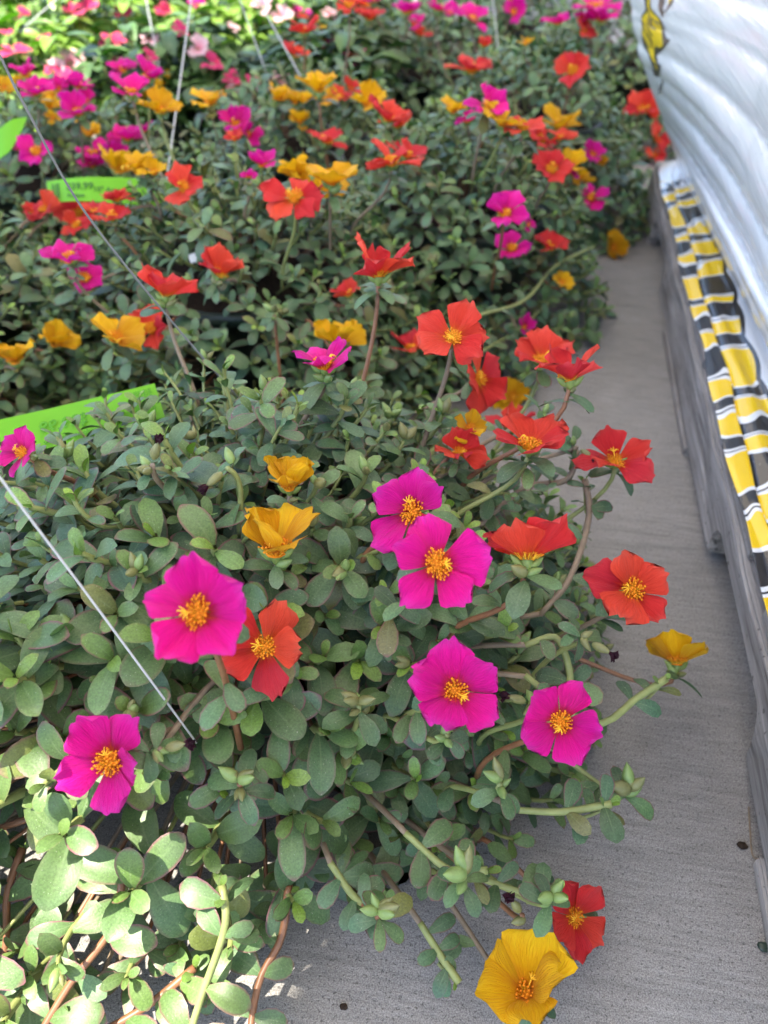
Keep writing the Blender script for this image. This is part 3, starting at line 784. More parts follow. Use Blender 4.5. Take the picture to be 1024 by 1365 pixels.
def grow(m, spacing, scale, near):
    r = np.random.default_rng(m.seed + 50)
    cell = {}; tips = []
    Rm = .42
    for _ in range(26000 if near else 9000):
        x = m.c[0] + r.uniform(-Rm, Rm); y = m.c[1] + r.uniform(-Rm, Rm)
        z = float(m.h(x, y))
        if z < 0: continue
        dx, dy = x - m.c[0], y - m.c[1]; rr = math.hypot(dx, dy)
        rho = rr / float(m.radius(math.atan2(dy, dx)))
        # steep sides get extra, lower samples
        z2 = z - (r.random() ** 1.5) * .055 * (.35 + rho)
        if rho > .72 and r.random() < .6: z2 = r.uniform(.015, z)
        z2 = max(.012, z2 + r.normal(0, .006))
        key = (int(x / spacing), int(y / spacing), int(z2 / spacing))
        bad = False
        for a in (-1, 0, 1):
            for b in (-1, 0, 1):
                for c in (-1, 0, 1):
                    for q in cell.get((key[0] + a, key[1] + b, key[2] + c), ()):
                        if (q[0] - x) ** 2 + (q[1] - y) ** 2 + (q[2] - z2) ** 2 < spacing ** 2: bad = True
        if bad: continue
        if near and y < .262 and x < -.04 and r.random() < .64: continue
        if near and y < .29 and r.random() < .80 * min(1, (.29 - y) / .06): continue
        cell.setdefault(key, []).append((x, y, z2)); tips.append((x, y, z2, rho, rr, z))
    for x, y, z, rho, rr, zs in tips:
        e = .004
        hx = float(m.h(x + e, y)) - float(m.h(x - e, y)); hy = float(m.h(x, y + e)) - float(m.h(x, y - e))
        n = nrm(np.array([np.clip(-hx / (2 * e), -2, 2), np.clip(-hy / (2 * e), -2, 2), 1.0]))
        rad = np.array([x - m.c[0], y - m.c[1], 0]) / (rr + 1e-6)
        ax = n * .55 + np.array([0, 0, .55]) + rad * (.15 + .25 * rho) + r.normal(0, .26, 3)
        tip = np.array([x, y, z]) 
        to = np.array([m.c[0] + (x - m.c[0]) * .45, m.c[1] + (y - m.c[1]) * .45, max(.02, z - .05)])
        sz = .0225 * scale * r.uniform(.72, 1.28)
        if near:
            sz *= lerp(.95, 1.40, np.clip((.44 - y) / .18, 0, 1))
        deep = zs - z > .02
        lit_lime = .5 * np.clip((.30 - y) / .06, 0, 1) * np.clip((-.05 - x) / .05, 0, 1) if near else 0  # front-left leaves: yellower kind, plus sunlit lime mixed into their colour
        n0 = len(m.L)
        shoot(m, tip, ax, sz, (r.integers(7, 11) if y > .29 else r.integers(6, 9)) if near else r.integers(6, 9), r, young=0.3 if deep else r.choice([.25, .6, .95]), stem_to=to, bud=0 if deep else (.16 if near else .06))
        if lit_lime > 0:
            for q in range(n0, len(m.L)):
                l = m.L[q]; c = np.array(l[6]); c[:3] = lerp(c[:3], np.array([.13, .215, .026]), lit_lime * r.uniform(.5, 1)); m.L[q] = (*l[:6], tuple(c))
        base = np.array([m.c[0] + (x - m.c[0]) * .35, m.c[1] + (y - m.c[1]) * .35, max(.05, z - .09)])
        if r.random() < (.55 if near else .3):
            st = m.stems[-1][0][-1]
            m.stems.append((bez(st, st + nrm(to - st) * .02, base + np.array([0, 0, .03]), base, 6), .0017 * scale, r.integers(3)))
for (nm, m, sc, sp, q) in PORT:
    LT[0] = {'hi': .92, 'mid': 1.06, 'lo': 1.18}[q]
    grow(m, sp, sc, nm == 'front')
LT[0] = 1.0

# ------------------------------------------------------------------ flowers
def flower(m, root_pos, n, size, col, roll, lift, parent_name, hi, r, squash=None):
    """m: mound it belongs to; n: facing; size: real diameter"""
    n = nrm(n)
    e1 = CAM_R - n * (CAM_R @ n)
    if np.linalg.norm(e1) < .1: e1 = CAM_UP - n * (CAM_UP @ n)
    e1 = nrm(e1); e2 = np.cross(n, e1)
    M = Matrix.Identity(4)
    s = size / 2.0 / max(.55, math.cos(lift) + .06)
    for i in range(3):
        M[i][0], M[i][1], M[i][2], M[i][3] = e1[i] * s, e2[i] * s, n[i] * s, root_pos[i]
    m.flowers.append((M, col, roll, lift + R(2), hi, int(r.integers(1 << 30))))
def stalk(m, P, n, r, hi, size, base=None, rad=None, leaves=True, mat=None):
    C = np.array([m.c[0], m.c[1], 0])
    if base is None:
        f = r.uniform(.10, .30)
        for k in range(30):
            Q = P + (C - P) * f; Q[2] = 0
            hq = float(m.h(Q[0], Q[1]))
            if hq > .05: break
            f += .03
        base = np.array([Q[0] + r.normal(0, .006), Q[1] + r.normal(0, .006), min(max(.03, hq - .03), P[2] - .012)])
    L = np.linalg.norm(P - base)
    t0 = nrm(nrm(n) * .8 + np.array([0, 0, .8]))
    pts = bez(P - n * .004, P - t0 * L * .45, base + np.array([0, 0, L * .35]), base, 10)
    m.stems.append((pts, rad or (.0017 if hi else .0016), mat if mat is not None else r.integers(3), True))
    if leaves:
        d0 = nrm(pts[0] - pts[1]); e1 = nrm(np.cross(d0, r.normal(0, 1, 3))); e2 = np.cross(d0, e1)
        sc = size / .052
        for i in range(r.integers(4, 7)):
            a = i * 2.399 + r.uniform(0, .5); pol = R(r.uniform(65, 105))
            d = nrm(math.cos(pol) * d0 + math.sin(pol) * (math.cos(a) * e1 + math.sin(a) * e2) + np.array([0, 0, -.12]))
            nn = nrm(d0 + r.normal(0, .2, 3) + np.array([0, 0, .4])); nn = nrm(nn - d * (nn @ d))
            add_leaf(m, P - n * (.007 + .0015 * i), d, nn, r.uniform(.015, .024) * sc, r.uniform(.85, 1.1), leaf_tint(r, r.uniform(0, .25)), rr=r)
        for i in range(r.integers(2, 6) if L > .03 else 1):
            kx = r.integers(3, 9); p = pts[kx]; a = r.uniform(0, 6.28)
            d = nrm(.35 * nrm(pts[kx - 1] - pts[kx]) + math.cos(a) * e1 + math.sin(a) * e2)
            nn = nrm(np.array([0, 0, 1.0]) + r.normal(0, .2, 3)); nn = nrm(nn - d * (nn @ d))
            add_leaf(m, p, d, nn, r.uniform(.014, .024) * sc, r.uniform(.85, 1.1), leaf_tint(r, r.uniform(0, .2)), rr=r)
        for i in range(r.integers(1, 4)):
            a = r.uniform(0, 6.28)
            m.buds.append((P - n * .008, nrm(.6 * n + math.cos(a) * e1 + math.sin(a) * e2), r.uniform(.009, .0135) * sc, r.integers(4)))
# photo px, diameter px, colour, facing right, facing up (image plane), away?, petal lift deg, roll deg
FL = [
 (150,1012,136,'m',.02,.12,0,18,54), (266,818,158,'m',-.05,.42,0,22,20), (354,862,128,'r',.10,.18,0,14,60),
 (368,738,122,'y',.02,.90,0,38,10), (386,652,78,'y',.05,.85,0,42,40), (552,682,122,'m',-.42,.20,0,20,80),
 (582,752,138,'m',.05,.10,0,16,86), (606,922,132,'m',.05,.20,0,20,100), (747,962,128,'m',.04,.20,0,16,62),
 (702,748,124,'r',.10,.95,1,30,30), (842,788,108,'r',-.05,.30,0,24,95), (902,886,90,'y',.05,.93,1,30,90),
 (765,1222,100,'r',.22,.10,0,18,50), (702,1326,116,'y',-.12,.90,0,46,54),
 (820,617,92,'r',-.30,.62,0,26,20), (706,598,100,'r',.06,.90,0,30,0), (760,508,100,'r',-.05,.93,0,28,50), (722,482,80,'r',-.05,.80,0,26,10),
 (604,452,98,'r',.0,.38,0,16,80), (637,506,82,'r',.62,.05,0,22,40), (548,468,54,'r',-.1,.80,0,30,20),
 (683,530,48,'y',-.4,.1,0,25,0), (625,571,52,'y',.3,.3,0,20,10), (612,604,66,'r',.1,.55,0,20,0), (683,572,70,'r',.0,.88,0,28,20),
 (433,492,96,'m',-.05,.86,0,32,0), (453,460,68,'y',.0,.72,0,40,30), (505,370,90,'r',.05,.92,0,30,30), (466,394,44,'r',-.4,.75,0,30,20),
 (203,440,66,'r',-.15,.25,0,20,70), (221,396,80,'r',.1,.93,0,26,0), (292,368,66,'r',.3,.88,0,34,30),
 (152,453,72,'y',.4,.6,0,34,0), (72,460,46,'y',.5,.7,0,45,0), (22,484,62,'y',-.1,.85,0,38,0), (32,604,72,'m',-.25,.25,0,22,0),
 (92,348,68,'m',.2,.55,0,22,0), (112,372,50,'m',.5,.3,0,25,40),
 (393,266,74,'r',.0,.30,0,16,10), (396,240,52,'y',-.1,.8,0,30,0), (441,246,62,'y',.1,.85,0,32,0),
 (246,251,54,'r',.05,.35,0,16,50), (159,231,52,'y',.2,.85,0,40,0), (206,232,34,'y',.0,.6,0,30,0),
 (60,281,42,'r',-.2,.3,0,20,0), (106,288,56,'r',.1,.5,0,22,0), (150,292,48,'r',.1,.7,0,25,0), (156,268,40,'r',.1,.8,0,25,0),
 (522,220,64,'r',.0,.72,0,24,0), (516,162,54,'r',.25,.75,0,26,0), (434,192,50,'r',.3,.82,0,28,0), (349,222,36,'m',.1,.7,0,38,0),
 (650,143,52,'m',.2,.45,0,22,0), (624,163,34,'m',-.3,.7,0,28,0), (603,151,34,'y',.3,.7,0,38,0), (670,168,52,'y',.1,.7,0,30,0),
 (697,174,52,'r',.0,.7,0,26,0), (719,188,44,'r',.6,.5,0,28,0), (747,172,54,'y',.1,.72,0,30,0), (762,222,36,'y',.0,.5,0,34,0), (735,228,50,'r',-.1,.4,0,22,0), (781,244,26,'y',.1,.9,0,30,0),
 (790,207,32,'m',.1,.4,0,22,0), (787,265,40,'m',.05,.3,0,22,0), (672,287,56,'m',-.1,.45,0,22,0), (682,333,52,'m',.0,.3,0,20,0), (733,332,52,'r',.0,.55,0,20,0),
 (816,332,38,'y',.3,.1,0,36,0), (748,377,30,'y',.1,.4,0,30,0), (698,437,34,'m',.4,.2,0,25,0), (704,300,20,'m',.4,.2,0,25,0),
 (763,96,48,'r',.05,.3,0,18,0), (628,97,54,'r',.0,.65,0,18,0), (857,148,48,'r',-.05,.25,0,18,0), (874,186,34,'r',.5,.2,0,24,0), (872,208,26,'r',.2,.2,0,24,0),
 (792,14,60,'m',.1,.75,0,22,0), (800,30,44,'m',.1,.85,0,22,0), (743,33,34,'m',.0,.85,0,28,0), (776,42,32,'r',.4,.3,0,30,0),
 (630,27,44,'m',.05,.4,0,18,0), (684,18,34,'m',.1,.35,0,20,0), (681,4,26,'y',.0,.8,0,34,0), (584,15,42,'m',.2,.8,0,30,0), (543,18,38,'m',.0,.85,0,28,0),
 (406,45,40,'r',.0,.85,0,26,0), (466,11,42,'r',.0,.6,0,22,0), (492,27,40,'r',.1,.8,0,24,0), (394,76,34,'r',.2,.7,0,26,0), (497,3,36,'m',.0,.7,0,26,0),
 (425,124,48,'y',.0,.85,0,34,0), (488,141,46,'y',.2,.6,0,30,0), (455,131,34,'r',.1,.7,0,28,0), (400,164,28,'y',.2,.6,0,34,0), (404,137,28,'y',.1,.7,0,34,0), (369,135,38,'y',.2,.8,0,38,0),
 (281,141,48,'y',.0,.85,0,30,0), (214,150,50,'y',.1,.65,0,32,0), (170,187,42,'m',.1,.72,0,32,0), (127,208,42,'m',-.1,.75,0,34,0), (157,211,32,'m',.1,.7,0,36,0), (117,181,34,'y',.2,.6,0,34,0),
 (50,204,46,'m',.1,.15,0,16,0), (104,152,52,'m',.2,.4,0,20,0), (176,127,52,'m',.0,.75,0,28,0), (67,145,30,'y',.0,.75,0,36,0), (27,116,36,'y',-.3,.7,0,30,0), (197,104,44,'m',.2,.55,0,24,0), (315,168,42,'m',.0,.4,0,30,0), (330,180,36,'m',.2,.2,0,30,0),
 (48,127,44,'m',.1,.6,0,24,0), (35,102,42,'m',.0,.8,0,28,0), (105,118,40,'m',.1,.7,0,28,0), (165,95,34,'m',.0,.7,0,26,0), (470,78,36,'m',.1,.5,0,26,0), (432,58,30,'m',.1,.5,0,26,0), (425,40,26,'y',.2,.7,0,34,0),
 (560,48,26,'r',.1,.7,0,26,0), (700,60,22,'y',.1,.7,0,30,0), (645,62,22,'r',.1,.7,0,26,0),
]
er = np.random.default_rng(123)
EXTRA = []
for f_ in FL:
    if f_[1] < 310 and er.random() < (.85 if f_[0] < 480 else .35):
        a_ = er.uniform(0, 6.28)
        EXTRA.append((f_[0] + er.uniform(16, 34) * math.cos(a_), max(2, f_[1] + er.uniform(8, 20) * math.sin(a_)), f_[2] * er.uniform(.7, .95), f_[3] if er.random() < .7 else 'mry'[er.integers(3)], er.uniform(-.3, .4), er.uniform(.3, .85), 0, er.uniform(20, 38), 0))
FL = [(*f_[:2], f_[2] * (1.22 if f_[1] < 310 else (1.10 if f_[1] < 620 else 1.07)), *f_[3:]) for f_ in FL] + EXTRA
def surf_depth(px, py, off):
    ds = np.arange(.24, 3.4, .004); r = ray(px, py)
    P = CAM_P[None] + r[None] * ds[:, None]
    Hh = H_all(P[:, 0], P[:, 1])
    hit = np.where((Hh > 0) & (P[:, 2] < Hh + off))[0]
    return ds[hit[0]] if len(hit) else None
fr = np.random.default_rng(77)
FLOWER_PX = []
for (px, py, d, col, fx, fy, away, lift, roll) in FL:
    near = py > 340
    dS = (.056 if near else .056) * FPX / d
    dH = surf_depth(px, py, .022 if near else .018)
    if dH is None:
        dp = dS
        r_ = ray(px, py); zmin = .035
        dp = min(dp, (zmin - H_CAM) / r_[2])
    else:
        dp = min(dS, dH) if near else max(min(dS, dH), dH - .10)
    P = at_depth(px, py, dp)
    fz = math.sqrt(max(.02, 1 - fx * fx - fy * fy)) * (-1 if away else 1)
    n = CAM_R * fx + CAM_UP * fy - CAM_F * fz
    # face a little more to the sky
    size = d * dp / FPX
    m = min(MOUNDS, key=lambda q: math.hypot(P[0] - q.c[0], P[1] - q.c[1]))
    if roll == 0: roll = fr.uniform(0, 72)
    flower(m, P, n, size, col, R(roll), R(lift), '', d > 44, fr)
    stalk(m, P, nrm(n), fr, d > 60, max(size, .034))
    FLOWER_PX.append((px, py, d, dp))

WILT = [(222,997,.40,(.8,.25)),(296,630,.0,(-.6,-.6)),(600,972,.43,(.2,.6)),(790,858,.47,(.4,-.2)),(693,1215,.45,(-.3,.5)),(775,600,.58,(.3,-.3)),(735,560,.60,(.6,-.6)),(205,612,.0,(.2,.4)),(470,545,.58,(.3,-.7)),(700,935,.46,(-.8,.3))]
WILT_OBJ = []
for (x, y, d, (fx, fy)) in WILT:
    if d == 0: d = (surf_depth(x, y, .02) or .55)
    P = at_depth(x, y, d); n = nrm(CAM_R * fx + CAM_UP * fy - CAM_F * .3)
    WILT_OBJ.append((P, n))
    stalk(M_FRONT, P, n, fr, True, .045)
# hand-laid trailing stems in front: photo px + height, leaf length, young amount, stem material
def trail(m, pts, size, young, mat, r, n=11, gap=1, tipn=6, rad=.0022, pairs=True):
    Q = [at_z(x, y, z) for x, y, z in pts]
    C = np.array([m.c[0], m.c[1], 0])
    if np.hypot(*(Q[0] - C)[:2]) < np.hypot(*(Q[-1] - C)[:2]) or len(pts) == 3:
        b0 = C + (Q[0] - C) * .55; b0[2] = max(.02, Q[0][2] - .035)
        m.stems.append((bez(Q[0] + (Q[1] - Q[0]) * .04, lerp(Q[0], b0, .3), lerp(Q[0], b0, .7) + np.array([0, 0, -.02]), b0, 8), rad * .9, 2, True))
    P = smooth_path(Q, n * 2)
    m.stems.append((P, rad, mat, True))
    for i in range(2, len(P) - 1, gap):
        t = nrm(P[i + 1] - P[i - 1]); side = nrm(np.cross(t, np.array([0, 0, 1.0])))
        for s in ((1, -1) if pairs else (1 if i % 4 < 2 else -1,)):
            if r.random() < .18: continue
            d = nrm(side * s + t * r.uniform(-.1, .7) + np.array([0, 0, r.uniform(-.1, .55)]))
            nn = nrm(np.array([0, 0, 1.0]) - CAM_F * .5 + r.normal(0, .22, 3)); nn = nrm(nn - d * (nn @ d))
            c = list(leaf_tint(r, young * r.uniform(.4, 1)))
            if r.random() < .4: c[3] = r.uniform(.6, 1)
            add_leaf(m, P[i], d, nn, size * r.uniform(.75, 1.2), r.uniform(.95, 1.25), tuple(c), rr=r)
    t = nrm(P[-1] - P[-2])
    shoot(m, P[-1], t * .5 + np.array([0, 0, .8]), size * .85, tipn, r, .9, stem_to=P[-3])
tr = np.random.default_rng(5)
T = [
 ([(40,1400,.03),(95,1310,.045),(150,1235,.06),(166,1150,.075)], .028, .40, 1, 7, 3),
 ([(-20,1110,.08),(35,1092,.085),(92,1068,.09)], .022, .3, 1, 6, 3),
 ([(-10,1330,.02),(8,1260,.03),(10,1190,.05),(30,1130,.06)], .027, .35, 1, 7, 3),
 ([(240,1420,.03),(268,1330,.05),(300,1235,.08),(296,1180,.09)], .026, .4, 0, 7, 3),
 ([(175,1290,.03),(215,1240,.035),(218,1190,.05),(205,1125,.07)], .020, .25, 1, 7, 3),
 ([(330,1400,.02),(345,1310,.03),(375,1250,.04),(385,1180,.06)], .024, .3, 1, 7, 3),
 ([(90,1400,.02),(190,1345,.03),(260,1290,.04)], .025, .45, 1, 7, 3),
 ([(440,1150,.09),(478,1200,.075),(520,1205,.07)], .021, .1, 0, 6, 3),
 ([(540,1110,.10),(600,1160,.09),(650,1160,.09)], .021, .15, 0, 6, 3),
 ([(560,1230,.05),(585,1270,.045),(612,1310,.04)], .020, .05, 0, 6, 3),
 ([(690,1080,.09),(750,1082,.09),(815,1072,.095)], .021, .1, 0, 7, 5),
 ([(640,1170,.07),(700,1190,.07),(745,1185,.075)], .019, .1, 0, 6, 3),
 ([(700,860,.16),(742,850,.165),(760,900,.15),(752,930,.145)], .022, .05, 0, 7, 4),
 ([(700,900,.15),(790,965,.13),(850,930,.13),(888,905,.135)], .020, .05, 0, 7, 6),
 ([(720,820,.14),(760,770,.16),(785,690,.17),(780,640,.18)], .018, .05, 2, 8, 3),
 ([(640,700,.17),(700,650,.17),(755,640,.18),(770,600,.20)], .018, .1, 2, 8, 2),
 ([(560,640,.20),(590,580,.21),(640,560,.20)], .018, .1, 0, 7, 2),
 ([(640,420,.16),(700,400,.13),(740,355,.12),(790,330,.12)], .019, .1, 0, 8, 3),
 ([(680,270,.20),(735,262,.17),(780,248,.17)], .018, .1, 0, 7, 3),
 ([(700,200,.2),(780,190,.17),(850,188,.15)], .019, .1, 0, 7, 4),
 ([(640,470,.08),(690,440,.07),(735,400,.08)], .018, .1, 0, 7, 2),
]
for pts, size, yg, mt, n_, gap in T:
    p0 = at_z(*pts[len(pts)//2])
    m = min(MOUNDS, key=lambda q: math.hypot(p0[0] - q.c[0], p0[1] - q.c[1]))
    trail(m, pts, size, yg, mt, tr, n_, gap)
# bud clusters that stand clear of the leaves
for (x, y, dp, sz) in ((60,880,.46,.014),(120,850,.47,.013),(318,1040,.42,.014),(838,1052,.50,.017),(620,1165,.42,.015),(505,1215,.43,.014),(668,1040,.45,.013),(520,555,.60,.014),(640,680,.62,.011),(470,700,.50,.014),(735,1195,.44,.014),(365,415,.75,.013),(478,935,.44,.012)):
    P = at_depth(x, y, dp); m = M_FRONT
    for k in range(tr.integers(3, 6)):
        a = tr.uniform(0, 6.28)
        m.buds.append((P, nrm(np.array([math.cos(a), math.sin(a) * .6, .7])), sz * tr.uniform(.75, 1.15), tr.integers(4)))
    stalk(m, P, np.array([0, 0, 1.0]), tr, True, .05)

# ------------------------------------------------------------------ pink bedding plants (broad leaves) at the back
class Bush:
    def __init__(s, c, seed, lime):
        s.c = np.array(c, float); s.seed = seed; s.lime = lime
        s.L = []; s.stems = []; s.buds = []; s.flowers = []
BUSH = []
bp = [(-.42, 1.74), (-.13, 1.80), (-.74, 1.74), (-1.05, 1.70), (-.36, 2.28), (-.78, 2.22), (-1.20, 2.16), (-.10, 2.50), (-.62, 2.72), (-1.12, 2.66), (-.28, 2.98), (-.86, 3.2)]
for i, (x, y) in enumerate(bp):
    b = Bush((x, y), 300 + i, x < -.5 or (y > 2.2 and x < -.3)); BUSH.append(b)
    r = np.random.default_rng(b.seed)
    for s in range(34):
        a = s * 2.399; rr = .20 * math.sqrt((s + .5) / 34); hh = .27 - .9 * rr * rr * 3 + r.normal(0, .02)
        base = np.array([x + .03 * math.cos(a), y + .03 * math.sin(a), .12]); tip = np.array([x + rr * math.cos(a), y + rr * math.sin(a), hh])
        path = bez(base, base + np.array([0, 0, .06]), tip - np.array([0, 0, .06]), tip, 8)
        b.stems.append((path, .002, 0, True))
        for i2, p in enumerate(list(path[2:]) + [tip] * 3):
            for s2 in (0, 1):
                an = i2 * 1.57 + s2 * math.pi + r.normal(0, .25)
                d = nrm(np.array([math.cos(an), math.sin(an), r.uniform(-.15, .5)]))
                nn = nrm(np.array([0, 0, 1.0]) + r.normal(0, .2, 3)); nn = nrm(nn - d * (nn @ d))
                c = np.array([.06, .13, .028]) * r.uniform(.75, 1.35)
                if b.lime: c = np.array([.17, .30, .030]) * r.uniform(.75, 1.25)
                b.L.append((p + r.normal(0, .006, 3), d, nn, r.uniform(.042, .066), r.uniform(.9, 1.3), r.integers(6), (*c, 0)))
VFL = [(110,14,58,'p',0,.45),(150,62,44,'p',.2,.3),(80,105,46,'p',.1,.3),(93,84,52,'w',.1,.3),(75,92,34,'w',-.1,.3),(265,66,40,'w',-.1,.2),(283,86,34,'p',.3,.2),(332,120,46,'p',.1,.3),(345,138,34,'p',.2,.4),(200,52,30,'w',0,.2),(200,78,30,'p',.3,.5),(222,20,36,'p',.3,.4),(265,8,30,'m',0,.3),(240,42,30,'p',.4,.4),(165,18,34,'p',.1,.3),(308,108,30,'p',.2,.3),(375,110,34,'w',.2,.3),(20,70,44,'p',.1,.6),(30,20,26,'p',0,.5),(350,8,40,'w',.1,.4),(375,22,36,'w',.1,.4),(400,18,34,'m',.2,.5),(308,40,26,'w',.3,.4),(440,20,26,'w',.1,.4),(60,52,22,'p',0,.4),(10,45,20,'p',0,.4)]
for (px, py, d, col, fx, fy) in VFL:
    dp = None
    for q in np.arange(1.3, 3.4, .01):
        P = at_depth(px, py, q)
        rr = min(math.hypot(P[0] - b.c[0], P[1] - b.c[1]) for b in BUSH)
        if P[2] < .285 - 2.4 * min(rr, .2) ** 2: dp = q; break
    if dp is None: dp = 2.0
    P = at_depth(px, py, dp); b = min(BUSH, key=lambda q: math.hypot(P[0] - q.c[0], P[1] - q.c[1]))
    n = CAM_R * fx + CAM_UP * fy - CAM_F * math.sqrt(1 - fx * fx - fy * fy)
    flower(b, P, n, d * dp / FPX, col, fr.uniform(0, 1.2), R(12), '', False, fr)
    b.stems.append((bez(P - nrm(n) * .003, P - nrm(n) * .03, P + np.array([0, 0, -.06]), P + (np.array([b.c[0], b.c[1], .15]) - P) * .5, 6), .0016, 0, True))

for m in MOUNDS:
    if not m.flowers: continue
    mid = np.array([l[0] + l[1] * l[3] * .6 for l in m.L]); tipp = np.array([l[0] + l[1] * l[3] for l in m.L]); keep = np.ones(len(mid), bool)
    for f_ in m.flowers:
        iv = np.array(f_[0].inverted())
        for pp in (mid, tipp):
            q = pp @ iv[:3, :3].T + iv[:3, 3]
            keep &= ~((np.hypot(q[:, 0], q[:, 1]) < 1.0) & (q[:, 2] > .0) & (q[:, 2] < 1.3))
    m.L = [l for l, k_ in zip(m.L, keep) if k_]
# ------------------------------------------------------------------ which leaves show (coarse depth buffer)
ALL = [(m, 'p') for m in MOUNDS] + [(b, 'b') for b in BUSH]
GW, GH = 512, 684
zb = np.full(GW * GH, 9.9)
tmp = []
uvs = [(0, .15), (0, .4), (0, .65), (0, .9), (.2, .5), (-.2, .5), (.2, .75), (-.2, .75), (.1, .3), (-.1, .3)]
for m, kind in ALL:
    P = np.array([l[0] for l in m.L]); D = np.array([l[1] for l in m.L]); Nn = np.array([l[2] for l in m.L]); Ln = np.array([l[3] for l in m.L])
    X = np.cross(D, Nn)
    S = np.stack([P + (D * v + X * u) * Ln[:, None] for u, v in uvs], 1)
    px, py, dd = project(S.reshape(-1, 3))
    ix = (px / 2).astype(int); iy = (py / 2).astype(int)
    ok = (ix >= 0) & (ix < GW) & (iy >= 0) & (iy < GH) & (dd > .05)
    key = np.where(ok, iy * GW + ix, -1)
    np.minimum.at(zb, key[ok], dd[ok])
    tmp.append((key, dd, ok, len(m.L), Ln))
for (m, kind), (key, dd, ok, n, Ln) in zip(ALL, tmp):
    vis = np.zeros(len(key)); vis[ok] = dd[ok] < zb[key[ok]] + .004
    vis = vis.reshape(n, -1).mean(1)
    m.score = vis * (Ln * FPX / np.maximum(.1, dd.reshape(n, -1).mean(1))) ** 2
    m.onscreen = (vis > 0)

